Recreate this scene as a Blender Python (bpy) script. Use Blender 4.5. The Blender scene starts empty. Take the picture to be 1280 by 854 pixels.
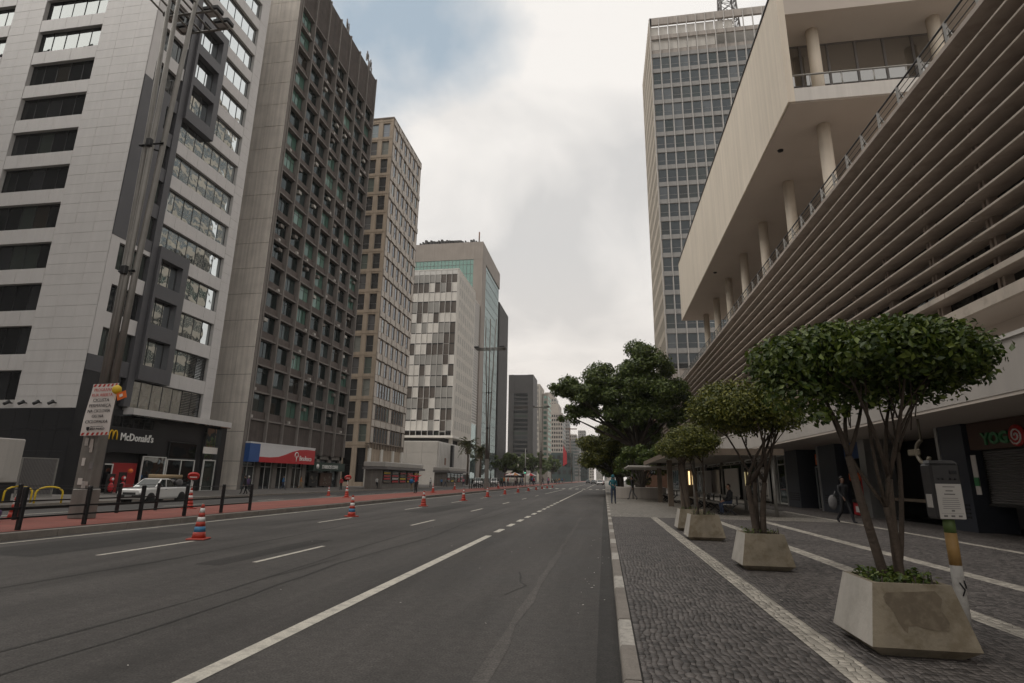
import bpy, bmesh, math, random
import numpy as np
from mathutils import Vector, Matrix
random.seed(7)
PI = math.pi
scene = bpy.context.scene
col = scene.collection

# ------------------------------------------------------------------ camera
cam_d = bpy.data.cameras.new("street_camera")
cam = bpy.data.objects.new("street_camera", cam_d)
col.objects.link(cam)
scene.camera = cam
cam_d.sensor_width = 36.0
cam_d.lens = 690.0 / 1280.0 * 36.0
cam_d.clip_start = 0.1
cam_d.clip_end = 6000.0
cam.matrix_world = Matrix(((0.98694334, 0.02320661, 0.15938726, 0.0),
                           (0.16026691, -0.24005347, -0.95743869, 0.0),
                           (0.01604256, 0.97048224, -0.24063842, 1.5),
                           (0, 0, 0, 1)))

# ------------------------------------------------------------------ sun, sky, exposure
SUN_EL, SUN_AZ = math.radians(48), math.radians(-115)      # azimuth clockwise from +Y
sd = Vector((math.sin(SUN_AZ) * math.cos(SUN_EL), math.cos(SUN_AZ) * math.cos(SUN_EL), math.sin(SUN_EL)))
sun_d = bpy.data.lights.new("sun", 'SUN')
sun_d.energy = 1.55
sun_d.angle = math.radians(40)
sun_d.color = (1.0, 0.95, 0.88)
sun = bpy.data.objects.new("sun", sun_d)
col.objects.link(sun)
sun.rotation_euler = (-sd).to_track_quat('-Z', 'Y').to_euler()

world = bpy.data.worlds.new("World")
scene.world = world
world.use_nodes = True
wt = world.node_tree
for n in list(wt.nodes):
    wt.nodes.remove(n)
def wn(t, **kw):
    n = wt.nodes.new(t)
    for k, v in kw.items():
        setattr(n, k, v)
    return n
def wl(a, b): wt.links.new(a, b)
w_out = wn('ShaderNodeOutputWorld'); w_bg = wn('ShaderNodeBackground')
w_bg.inputs['Strength'].default_value = 0.1
w_sky = wn('ShaderNodeTexSky', sky_type='NISHITA', sun_disc=False)
w_sky.sun_elevation = SUN_EL; w_sky.sun_rotation = SUN_AZ
w_sky.air_density = 1.0; w_sky.dust_density = 1.5
tc = wn('ShaderNodeTexCoord')
sep = wn('ShaderNodeSeparateXYZ'); wl(tc.outputs['Generated'], sep.inputs[0])
zc = wn('ShaderNodeMath', operation='MAXIMUM'); wl(sep.outputs['Z'], zc.inputs[0]); zc.inputs[1].default_value = 0.0
za = wn('ShaderNodeMath', operation='ADD'); wl(zc.outputs[0], za.inputs[0]); za.inputs[1].default_value = 0.22
dx = wn('ShaderNodeMath', operation='DIVIDE'); wl(sep.outputs['X'], dx.inputs[0]); wl(za.outputs[0], dx.inputs[1])
dy = wn('ShaderNodeMath', operation='DIVIDE'); wl(sep.outputs['Y'], dy.inputs[0]); wl(za.outputs[0], dy.inputs[1])
cxyz = wn('ShaderNodeCombineXYZ'); wl(dx.outputs[0], cxyz.inputs[0]); wl(dy.outputs[0], cxyz.inputs[1])
cxyz.inputs[2].default_value = 2.7
# opening noise (where blue shows) and cloud body noise (light and grey billows)
n1 = wn('ShaderNodeTexNoise'); wl(cxyz.outputs[0], n1.inputs['Vector'])
n1.inputs['Scale'].default_value = 1.15; n1.inputs['Detail'].default_value = 7; n1.inputs['Roughness'].default_value = 0.55; n1.inputs['Distortion'].default_value = 0.3
n2 = wn('ShaderNodeTexNoise'); wl(cxyz.outputs[0], n2.inputs['Vector'])
n2.inputs['Scale'].default_value = 1.7; n2.inputs['Detail'].default_value = 8; n2.inputs['Roughness'].default_value = 0.5; n2.inputs['Distortion'].default_value = 0.4
# thin break in the overcast: around the direction of the photograph's blue patch
vd = wn('ShaderNodeVectorMath', operation='DISTANCE'); wl(tc.outputs['Generated'], vd.inputs[0])
BL = Vector((-0.30, 0.70, 0.66)).normalized()
vd.inputs[1].default_value = BL
gap = wn('ShaderNodeMapRange'); wl(vd.outputs['Value'], gap.inputs['Value'])
gap.inputs['From Min'].default_value = 0.06; gap.inputs['From Max'].default_value = 0.34
gap.inputs['To Min'].default_value = -0.30; gap.inputs['To Max'].default_value = 0.14
cov = wn('ShaderNodeMath', operation='ADD'); wl(n1.outputs['Fac'], cov.inputs[0]); wl(gap.outputs[0], cov.inputs[1])
covr = wn('ShaderNodeValToRGB'); wl(cov.outputs[0], covr.inputs[0])
covr.color_ramp.elements[0].position = 0.30; covr.color_ramp.elements[1].position = 0.50
body = wn('ShaderNodeValToRGB'); wl(n2.outputs['Fac'], body.inputs[0])
cr = body.color_ramp
cr.elements[0].position = 0.36; cr.elements[0].color = (5.9, 5.8, 5.7, 1)
cr.elements[1].position = 0.60; cr.elements[1].color = (8.3, 8.0, 7.65, 1)
# lower sky: warm, slightly dimmer
hz = wn('ShaderNodeMapRange'); wl(sep.outputs['Z'], hz.inputs['Value'])
hz.inputs['From Min'].default_value = 0.0; hz.inputs['From Max'].default_value = 0.40
hz.inputs['To Min'].default_value = 0.8; hz.inputs['To Max'].default_value = 0.0
hmix = wn('ShaderNodeMixRGB'); wl(hz.outputs[0], hmix.inputs['Fac']); wl(body.outputs[0], hmix.inputs['Color1'])
hmix.inputs['Color2'].default_value = (7.4, 6.75, 6.15, 1)
skyg = wn('ShaderNodeMixRGB', blend_type='MULTIPLY'); skyg.inputs['Fac'].default_value = 1.0
wl(w_sky.outputs[0], skyg.inputs['Color1']); skyg.inputs['Color2'].default_value = (1.0, 1.0, 1.0, 1)
veil = wn('ShaderNodeMixRGB'); veil.inputs['Fac'].default_value = 0.7
wl(skyg.outputs[0], veil.inputs['Color1']); veil.inputs['Color2'].default_value = (4.5, 5.35, 5.9, 1)
fin = wn('ShaderNodeMixRGB'); wl(covr.outputs[0], fin.inputs['Fac']); wl(veil.outputs[0], fin.inputs['Color1']); wl(hmix.outputs[0], fin.inputs['Color2'])
wl(fin.outputs[0], w_bg.inputs['Color']); wl(w_bg.outputs[0], w_out.inputs[0])

vs = scene.view_settings
vs.view_transform = 'Standard'; vs.look = 'None'; vs.exposure = 0.20; vs.gamma = 1.0; vs.use_curve_mapping = False

# ------------------------------------------------------------------ materials
def lin(c):
    return tuple(((x / 255.0) / 12.92 if x / 255.0 <= 0.04045 else ((x / 255.0 + 0.055) / 1.055) ** 2.4) for x in c)
MATS = {}
def mat(name, c, rough=0.7, var=0.12, scale=0.8, bump=0.0, bscale=20.0, metal=0.0, spec=0.5, streak=0.0, grain=0.0, grainscale=60.0, c2=None, stain=0.0, coat=0.0):
    """procedural material in world space: c linear base; var = low frequency value variation;
    streak = vertical dirt streaks; grain = fine speckle; stain = large soft patches towards c2"""
    m = bpy.data.materials.new(name); m.use_nodes = True
    t = m.node_tree; b = t.nodes['Principled BSDF']
    def N(ty, **kw):
        n = t.nodes.new(ty)
        for k, v in kw.items(): setattr(n, k, v)
        return n
    L = t.links.new
    geo = N('ShaderNodeNewGeometry')
    colr = None
    base = N('ShaderNodeRGB'); base.outputs[0].default_value = (*c, 1); colr = base.outputs[0]
    def mul(src_fac, amt):
        nonlocal colr
        mr = N('ShaderNodeMapRange'); L(src_fac, mr.inputs['Value'])
        mr.inputs['From Min'].default_value = 0.25; mr.inputs['From Max'].default_value = 0.75
        mr.inputs['To Min'].default_value = 1 - amt; mr.inputs['To Max'].default_value = 1 + amt
        mx = N('ShaderNodeMixRGB', blend_type='MULTIPLY'); mx.inputs['Fac'].default_value = 1
        L(colr, mx.inputs['Color1']); L(mr.outputs[0], mx.inputs['Color2']); colr = mx.outputs[0]
    if stain > 0:
        n = N('ShaderNodeTexNoise'); L(geo.outputs['Position'], n.inputs['Vector']); n.inputs['Scale'].default_value = scale * 2.3; n.inputs['Detail'].default_value = 8; n.inputs['Roughness'].default_value = 0.62
        rp = N('ShaderNodeValToRGB'); L(n.outputs['Fac'], rp.inputs[0]); rp.color_ramp.elements[0].position = 0.47; rp.color_ramp.elements[1].position = 0.62
        sc = N('ShaderNodeMath', operation='MULTIPLY'); L(rp.outputs[0], sc.inputs[0]); sc.inputs[1].default_value = stain
        mx = N('ShaderNodeMixRGB'); L(sc.outputs[0], mx.inputs['Fac']); L(colr, mx.inputs['Color1'])
        mx.inputs['Color2'].default_value = (*(c2 or tuple(x * 0.5 for x in c)), 1); colr = mx.outputs[0]
    if var > 0:
        n = N('ShaderNodeTexNoise'); L(geo.outputs['Position'], n.inputs['Vector']); n.inputs['Scale'].default_value = scale; n.inputs['Detail'].default_value = 6; n.inputs['Roughness'].default_value = 0.6
        mul(n.outputs['Fac'], var)
    if streak > 0:
        mp = N('ShaderNodeMapping'); mp.inputs['Scale'].default_value = (2.2, 2.2, 0.06); L(geo.outputs['Position'], mp.inputs['Vector'])
        n = N('ShaderNodeTexNoise'); L(mp.outputs[0], n.inputs['Vector']); n.inputs['Scale'].default_value = 1.3; n.inputs['Detail'].default_value = 5; n.inputs['Roughness'].default_value = 0.65
        mul(n.outputs['Fac'], streak)
    if grain > 0:
        n = N('ShaderNodeTexNoise'); L(geo.outputs['Position'], n.inputs['Vector']); n.inputs['Scale'].default_value = grainscale; n.inputs['Detail'].default_value = 2
        mul(n.outputs['Fac'], grain)
    L(colr, b.inputs['Base Color'])
    b.inputs['Roughness'].default_value = rough; b.inputs['Metallic'].default_value = metal
    b.inputs['Specular IOR Level'].default_value = spec
    if coat: b.inputs['Coat Weight'].default_value = coat; b.inputs['Coat Roughness'].default_value = 0.06
    if bump > 0:
        n = N('ShaderNodeTexNoise'); L(geo.outputs['Position'], n.inputs['Vector']); n.inputs['Scale'].default_value = bscale; n.inputs['Detail'].default_value = 4
        bp = N('ShaderNodeBump'); bp.inputs['Strength'].default_value = bump; bp.inputs['Distance'].default_value = 0.02
        L(n.outputs['Fac'], bp.inputs['Height']); L(bp.outputs[0], b.inputs['Normal'])
    MATS[name] = m
    return m
def glass(name, tint=(0.02, 0.025, 0.025), refl=0.5, wob=0.0, wscale=0.35, rough=0.02, rcol=(0.75, 0.85, 0.9), vary=0.0, inc=0.45, vcol=(1, 1, 1)):
    """office glazing seen from outside: dark room behind + mirror film; wob bends the reflections like real panes"""
    m = bpy.data.materials.new(name); m.use_nodes = True
    t = m.node_tree; L = t.links.new
    for n in list(t.nodes): t.nodes.remove(n)
    o = t.nodes.new('ShaderNodeOutputMaterial'); d = t.nodes.new('ShaderNodeBsdfDiffuse'); g = t.nodes.new('ShaderNodeBsdfGlossy'); mx = t.nodes.new('ShaderNodeMixShader')
    d.inputs['Color'].default_value = (*tint, 1); g.inputs['Color'].default_value = (*rcol, 1); g.inputs['Roughness'].default_value = rough
    lw = t.nodes.new('ShaderNodeLayerWeight'); lw.inputs['Blend'].default_value = 0.25
    mr = t.nodes.new('ShaderNodeMapRange'); L(lw.outputs['Facing'], mr.inputs['Value'])
    mr.inputs['From Min'].default_value = 0.0; mr.inputs['From Max'].default_value = 1.0; mr.inputs['To Min'].default_value = refl; mr.inputs['To Max'].default_value = min(1.0, refl + inc)
    L(mr.outputs[0], mx.inputs[0]); L(d.outputs[0], mx.inputs[1]); L(g.outputs[0], mx.inputs[2]); L(mx.outputs[0], o.inputs[0])
    geo = t.nodes.new('ShaderNodeNewGeometry')
    if vary > 0:
        oi = t.nodes.new('ShaderNodeObjectInfo')
        rp = t.nodes.new('ShaderNodeValToRGB'); L(oi.outputs['Random'], rp.inputs[0])
        rp.color_ramp.interpolation = 'CONSTANT'
        e = rp.color_ramp.elements
        e[0].color = (*tint, 1); e[1].position = 0.55; e[1].color = (*[x * 2.2 + 0.02 * vary for x in tint], 1)
        e2 = e.new(0.72); e2.color = (0.16 * vary * vcol[0], 0.19 * vary * vcol[1], 0.165 * vary * vcol[2], 1)
        e3 = e.new(0.86); e3.color = (0.30 * vary * vcol[0], 0.31 * vary * vcol[1], 0.28 * vary * vcol[2], 1)
        e4 = e.new(0.93); e4.color = (0.03, 0.025, 0.02, 1)
        L(rp.outputs[0], d.inputs['Color'])
    if wob > 0:
        n = t.nodes.new('ShaderNodeTexNoise'); L(geo.outputs['Position'], n.inputs['Vector']); n.inputs['Scale'].default_value = wscale; n.inputs['Detail'].default_value = 2
        bp = t.nodes.new('ShaderNodeBump'); bp.inputs['Strength'].default_value = wob; bp.inputs['Distance'].default_value = 0.5
        L(n.outputs['Fac'], bp.inputs['Height']); L(bp.outputs[0], g.inputs['Normal'])
    MATS[name] = m
    return m
def tex_mat(name, build):
    m = bpy.data.materials.new(name); m.use_nodes = True
    build(m.node_tree, m.node_tree.nodes['Principled BSDF']); MATS[name] = m
    return m
# ------------------------------------------------------------------ mesh helpers
ORG = {}
class MB:
    """collects boxes, bars, tubes and polygons; build() links them as ONE mesh object"""
    def __init__(s): s.v = []; s.f = []; s.m = []; s.sm = []
    def _add(s, vs, fs, m=0, smooth=False):
        n = len(s.v); s.v.extend(tuple(p) for p in vs)
        for f in fs: s.f.append(tuple(i + n for i in f)); s.m.append(m); s.sm.append(smooth)
    def box(s, x0, x1, y0, y1, z0, z1, m=0):
        if x0 > x1: x0, x1 = x1, x0
        if y0 > y1: y0, y1 = y1, y0
        if z0 > z1: z0, z1 = z1, z0
        s._add([(x0,y0,z0),(x1,y0,z0),(x1,y1,z0),(x0,y1,z0),(x0,y0,z1),(x1,y0,z1),(x1,y1,z1),(x0,y1,z1)],
               [(0,3,2,1),(4,5,6,7),(0,1,5,4),(1,2,6,5),(2,3,7,6),(3,0,4,7)], m)
        return s
    def bbox(s, x0, x1, y0, y1, z0, z1, b=0.02, m=0):
        """box with chamfered vertical and horizontal edges"""
        hx, hy, hz = (x1-x0)/2, (y1-y0)/2, (z1-z0)/2; c = ((x0+x1)/2, (y0+y1)/2, (z0+z1)/2)
        b = min(b, hx*.9, hy*.9, hz*.9)
        bm = bmesh.new(); bmesh.ops.create_cube(bm, size=1)
        for v in bm.verts: v.co = Vector((v.co.x*2*hx, v.co.y*2*hy, v.co.z*2*hz))
        bmesh.ops.bevel(bm, geom=bm.edges[:], offset=b, segments=1, affect='EDGES', profile=0.5)
        s.bm(bm, Matrix.Translation(c), m); return s
    def bm(s, bm, M=None, m=0, smooth=False):
        bm.verts.ensure_lookup_table()
        for i, v in enumerate(bm.verts): v.index = i
        s._add([(M @ v.co) if M else v.co.copy() for v in bm.verts], [[v.index for v in f.verts] for f in bm.faces], m, smooth)
        bm.free(); return s
    def obox(s, c, h, R, m=0):
        vs = [Vector(c) + R @ Vector((x*h[0], y*h[1], z*h[2])) for x,y,z in ((-1,-1,-1),(1,-1,-1),(1,1,-1),(-1,1,-1),(-1,-1,1),(1,-1,1),(1,1,1),(-1,1,1))]
        s._add(vs, [(0,3,2,1),(4,5,6,7),(0,1,5,4),(1,2,6,5),(2,3,7,6),(3,0,4,7)], m); return s
    def poly(s, pts, m=0): s._add(pts, [tuple(range(len(pts)))], m); return s
    def prism(s, pts, vec, m=0):
        n = len(pts); vec = Vector(vec); P = [Vector(p) for p in pts]
        s._add(P + [p + vec for p in P], [tuple(range(n-1,-1,-1)), tuple(range(n, 2*n))] + [(i, (i+1)%n, (i+1)%n+n, i+n) for i in range(n)], m); return s
    def path(s, pts, rad, n=8, m=0, smooth=True, cap=True):
        P = [Vector(p) for p in pts]
        if not hasattr(rad, '__len__'): rad = [rad]*len(P)
        vs = []; up = None
        for i, p in enumerate(P):
            d = (P[min(i+1,len(P)-1)] - P[max(i-1,0)]).normalized()
            if up is None: up = Vector((0,0,1)) if abs(d.z) < .9 else Vector((1,0,0))
            a = d.cross(up)
            if a.length < 1e-4: a = d.cross(Vector((0,1,0)))
            a.normalize(); b = a.cross(d).normalized(); up = b
            for k in range(n):
                t = 2*PI*k/n; vs.append(p + (a*math.cos(t) + b*math.sin(t))*rad[i])
        fs = []
        for i in range(len(P)-1):
            for k in range(n):
                fs.append((i*n+k, i*n+(k+1)%n, (i+1)*n+(k+1)%n, (i+1)*n+k))
        if cap: fs += [tuple(range(n)), tuple(range(len(P)*n-1, len(P)*n-n-1, -1))]
        s._add(vs, fs, m, smooth); return s
    def lathe(s, prof, n=16, c=(0,0,0), m=0, smooth=True):
        vs = []; fs = []
        for r, z in prof:
            for k in range(n): t = 2*PI*k/n; vs.append((c[0]+r*math.cos(t), c[1]+r*math.sin(t), c[2]+z))
        for i in range(len(prof)-1):
            for k in range(n): fs.append((i*n+k, i*n+(k+1)%n, (i+1)*n+(k+1)%n, (i+1)*n+k))
        fs += [tuple(range(n-1,-1,-1)), tuple(range((len(prof)-1)*n, len(prof)*n))]
        s._add(vs, fs, m, smooth); return s
    def ball(s, c, r, m=0, sub=2):
        bm = bmesh.new(); bmesh.ops.create_icosphere(bm, subdivisions=sub, radius=1)
        r = r if hasattr(r, '__len__') else (r, r, r)
        s.bm(bm, Matrix.Translation(c) @ Matrix.Diagonal((*r, 1)), m, True); return s
    def mesh(s, name, mats, org=(0,0,0)):
        me = bpy.data.meshes.new(name)
        o = Vector(org)
        me.from_pydata([tuple(Vector(p) - o) for p in s.v], [], s.f)
        for mm in (mats if isinstance(mats, (list, tuple)) else [mats]): me.materials.append(mm)
        me.polygons.foreach_set('material_index', s.m); me.polygons.foreach_set('use_smooth', s.sm)
        me.update(); return me
    def build(s, name, mats, parent=None, loc=None, recalc=True):
        """vertices are given in WORLD space; the object's origin is loc, or the parent's origin"""
        po = ORG[parent.name] if parent else Vector((0,0,0))
        o = Vector(loc) if loc is not None else po
        me = s.mesh(name, mats, o)
        if recalc:
            b = bmesh.new(); b.from_mesh(me); bmesh.ops.recalc_face_normals(b, faces=b.faces); b.to_mesh(me); b.free()
        return link(name, me, parent, o)
def link(name, me, parent=None, at=(0,0,0), rz=0.0, local=False):
    ob = bpy.data.objects.new(name, me); col.objects.link(ob)
    at = Vector(at)
    if parent is not None:
        ob.parent = parent
        if local: ob.location = at; ORG[ob.name] = ORG[parent.name] + at
        else: ob.location = at - ORG[parent.name]; ORG[ob.name] = at
    else: ob.location = at; ORG[ob.name] = at
    if rz: ob.rotation_euler[2] = rz
    return ob
def tag(o, label=None, cat=None, group=None, kind=None):
    if label: o['label'] = label
    if cat: o['category'] = cat
    if group: o['group'] = group
    if kind: o['kind'] = kind
    return o
def thing(name, label, cat, loc=(0,0,0), group=None):
    o = link(name, None, None, loc); o.empty_display_size = 0.3
    return tag(o, label, cat, group)
BOXES = {}
def part(name, m, parent, x0, x1, y0, y1, z0, z1):
    """one box-shaped part; equal boxes share their mesh"""
    key = (name, m.name, round(x1-x0,3), round(y1-y0,3), round(z1-z0,3))
    me = BOXES.get(key)
    if me is None:
        me = MB().box(0, x1-x0, 0, y1-y0, 0, z1-z0).mesh(name, m); BOXES[key] = me
    return link(name, me, parent, (x0, y0, z0))
def shared(key, maker):
    if key not in BOXES: BOXES[key] = maker()
    return BOXES[key]
def dup(o, loc, rz=None, label=None, parent=None, scale=None):
    """copy of a thing with its parts and sub-parts"""
    c = o.copy(); col.objects.link(c); c.location = loc
    if parent is not None: c.parent = parent
    if rz is not None: c.rotation_euler[2] = rz
    if scale: c.scale = scale if hasattr(scale, '__len__') else (scale,)*3
    if label: c['label'] = label
    ORG[c.name] = Vector(loc)
    for ch in list(o.children):
        k = ch.copy(); col.objects.link(k); k.parent = c; ORG[k.name] = ORG[c.name] + ch.location
        for g in list(ch.children):
            q = g.copy(); col.objects.link(q); q.parent = k
    return c
def text_mesh(s, size, depth=0.02, bold=0.0, shear=0.0, align='LEFT', space=1.0):
    cu = bpy.data.curves.new('lettering', 'FONT'); cu.body = s; cu.size = size; cu.extrude = depth/2; cu.offset = bold; cu.shear = shear
    cu.align_x = align; cu.resolution_u = 2; cu.space_character = space
    ob = bpy.data.objects.new('lettering', cu); col.objects.link(ob)
    dg = bpy.context.evaluated_depsgraph_get(); dg.update()
    me = bpy.data.meshes.new_from_object(ob.evaluated_get(dg))
    bpy.data.objects.remove(ob); bpy.data.curves.remove(cu)
    return me
def lettering(s, parent, m, origin, xdir, size, depth=0.03, bold=0.0, shear=0.0, align='LEFT', width=None, ydir=(0,0,1), space=1.0, name='lettering'):
    """text standing at origin (world), reading along xdir; width stretches it to a given length"""
    me = text_mesh(s, size, depth, bold, shear, align, space)
    xd = Vector(xdir).normalized(); yd = Vector(ydir).normalized(); zd = xd.cross(yd)
    sx = 1.0
    if width and len(me.vertices):
        xs = [v.co.x for v in me.vertices]; sx = width / max(1e-3, (max(xs) - min(xs)))
    M = Matrix((xd, yd, zd)).transposed().to_4x4() @ Matrix.Diagonal((sx, 1, 1, 1))
    me.transform(M); me.materials.clear(); me.materials.append(m)
    return link(name, me, parent, origin)
def plane_map(kind, off):
    """facade coordinates (u along, d outwards, z up) -> world. 'E' faces +X at X=off (u=Y); 'S' faces -Y at Y=off (u=X); 'W' faces -X"""
    if kind == 'E': return lambda u, d, z: (off + d, u, z)
    if kind == 'W': return lambda u, d, z: (off - d, u, z)
    if kind == 'S': return lambda u, d, z: (u, off - d, z)
def fbox(mb, F, u0, u1, d0, d1, z0, z1, m=0):
    a = F(u0, d0, z0); b = F(u1, d1, z1)
    mb.box(a[0], b[0], a[1], b[1], a[2], b[2], m)
def fpart(name, m, parent, F, u0, u1, d0, d1, z0, z1):
    a = F(u0, d0, z0); b = F(u1, d1, z1)
    x0, x1 = sorted((a[0], b[0])); y0, y1 = sorted((a[1], b[1]))
    return part(name, m, parent, x0, x1, y0, y1, z0, z1)
def fwindow(parent, F, u0, u1, z0, z1, mf, mg, t=0.06, dep=0.08, n=1, d=-0.25, mid=None, split=False):
    """a window: frame mesh with n lights, and one pane sub-part set back in it"""
    a = F(u0, d, z0); b = F(u1, d + dep, z1)
    x0, x1 = sorted((a[0], b[0])); y0, y1 = sorted((a[1], b[1]))
    o = (x0, y0, z0); W = u1 - u0; Hh = z1 - z0
    east = abs(x1 - x0) < abs(y1 - y0)
    def mk():
        mb = MB()
        def q(ua, ub, za, zb):
            if east: mb.box(0, dep, ua, ub, za, zb)
            else: mb.box(ua, ub, 0, dep, za, zb)
        q(0, W, 0, t); q(0, W, Hh - t, Hh); q(0, t, t, Hh - t); q(W - t, W, t, Hh - t)
        for k in range(1, n): c = W*k/n; q(c - t*.4, c + t*.4, t, Hh - t)
        if mid: q(t, W - t, Hh*mid - t*.4, Hh*mid + t*.4)
        return mb.mesh('window', mf)
    w = link('window', shared(('win', mf.name, round(W,3), round(Hh,3), t, dep, n, east, mid), mk), parent, o)
    if split:
        wk = (W - t)/n
        def ms():
            mb = MB()
            if east: mb.box(0, .02, -wk/2 + .01, wk/2 - .01, 0, Hh - t)
            else: mb.box(-wk/2 + .01, wk/2 - .01, 0, .02, 0, Hh - t)
            return mb.mesh('pane', mg)
        for k in range(n):
            u = t*.5 + wk*(k + .5)
            p = link('pane', shared(('panes', mg.name, round(wk,3), round(Hh,3), t, east), ms), w, (x0 + dep*.4, y0 + u, z0 + t*.5) if east else (x0 + u, y0 + dep*.4, z0 + t*.5))
            p.rotation_euler = (0 if east else random.uniform(-.006, .006), random.uniform(-.006, .006) if east else 0, random.uniform(-.007, .007))
        return w
    def mp():
        mb = MB()
        if east: mb.box(dep*.35, dep*.55, t*.5, W - t*.5, t*.5, Hh - t*.5)
        else: mb.box(t*.5, W - t*.5, dep*.35, dep*.55, t*.5, Hh - t*.5)
        return mb.mesh('pane', mg)
    link('pane', shared(('pane', mg.name, round(W,3), round(Hh,3), t, dep, east), mp), w, o)
    return w
def panel_grid(parent, F, u0, u1, z0, z1, nu, nz, m, thick=0.05, gap=0.02, name='panel', d0=0.0, limit=None, jit=0.004, stuff=None):
    du = (u1-u0)/nu; dz = (z1-z0)/nz; k = 0
    for j in range(nz):
        for i in range(nu):
            e = random.choice((0, jit, jit*2)); k += 1
            a = (u0 + i*du + gap/2, u0 + (i+1)*du - gap/2, d0, d0 + thick + e, z0 + j*dz + gap/2, z0 + (j+1)*dz - gap/2)
            if limit is not None and k > limit:
                fbox(stuff, F, *a)
            else: fpart(name, m, parent, F, *a)
    return k
# ------------------------------------------------------------------ material palette
def asphalt_build(c, cs=0.06):
    def f(t, b):
        L = t.links.new
        geo = t.nodes.new('ShaderNodeNewGeometry')
        n = t.nodes.new('ShaderNodeTexNoise'); n.inputs['Scale'].default_value = 55; n.inputs['Detail'].default_value = 3; L(geo.outputs['Position'], n.inputs['Vector'])
        mp = t.nodes.new('ShaderNodeMapping'); mp.inputs['Scale'].default_value = (0.55, 0.05, 1); L(geo.outputs['Position'], mp.inputs['Vector'])
        n2 = t.nodes.new('ShaderNodeTexNoise'); n2.inputs['Scale'].default_value = 1.6; n2.inputs['Detail'].default_value = 6; n2.inputs['Roughness'].default_value = 0.62; L(mp.outputs[0], n2.inputs['Vector'])
        n3 = t.nodes.new('ShaderNodeTexNoise'); n3.inputs['Scale'].default_value = 0.5; n3.inputs['Detail'].default_value = 12; n3.inputs['Roughness'].default_value = 0.7; L(geo.outputs['Position'], n3.inputs['Vector'])
        def mr(s, a, bb, lo=0.3, hi=0.7):
            m = t.nodes.new('ShaderNodeMapRange'); L(s, m.inputs['Value']); m.inputs['From Min'].default_value = lo; m.inputs['From Max'].default_value = hi
            m.inputs['To Min'].default_value = a; m.inputs['To Max'].default_value = bb; return m.outputs[0]
        base = t.nodes.new('ShaderNodeRGB'); base.outputs[0].default_value = (*c, 1); cur = base.outputs[0]
        n4 = t.nodes.new('ShaderNodeTexNoise'); n4.inputs['Scale'].default_value = 9; n4.inputs['Detail'].default_value = 9; n4.inputs['Roughness'].default_value = 0.75; L(geo.outputs['Position'], n4.inputs['Vector'])
        for s in (mr(n4.outputs['Fac'], 0.74, 1.28), mr(n.outputs['Fac'], 0.62, 1.42), mr(n2.outputs['Fac'], 0.66, 1.34), mr(n3.outputs['Fac'], 0.76, 1.24)):
            mx = t.nodes.new('ShaderNodeMixRGB'); mx.blend_type = 'MULTIPLY'; mx.inputs['Fac'].default_value = 1; L(cur, mx.inputs['Color1']); L(s, mx.inputs['Color2']); cur = mx.outputs[0]
        L(cur, b.inputs['Base Color'])
        L(mr(n3.outputs['Fac'], 0.62, 0.82), b.inputs['Roughness']); b.inputs['Specular IOR Level'].default_value = 0.35
        bp = t.nodes.new('ShaderNodeBump'); bp.inputs['Strength'].default_value = 0.35; bp.inputs['Distance'].default_value = 0.006; L(n.outputs['Fac'], bp.inputs['Height']); L(bp.outputs[0], b.inputs['Normal'])
    return f
tex_mat('asphalt', asphalt_build((0.070, 0.064, 0.059)))
tex_mat('asphalt_patch', asphalt_build((0.040, 0.037, 0.034)))
tex_mat('asphalt_far', asphalt_build((0.062, 0.059, 0.056)))
tex_mat('asphalt_pale', asphalt_build((0.088, 0.080, 0.073)))
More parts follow.
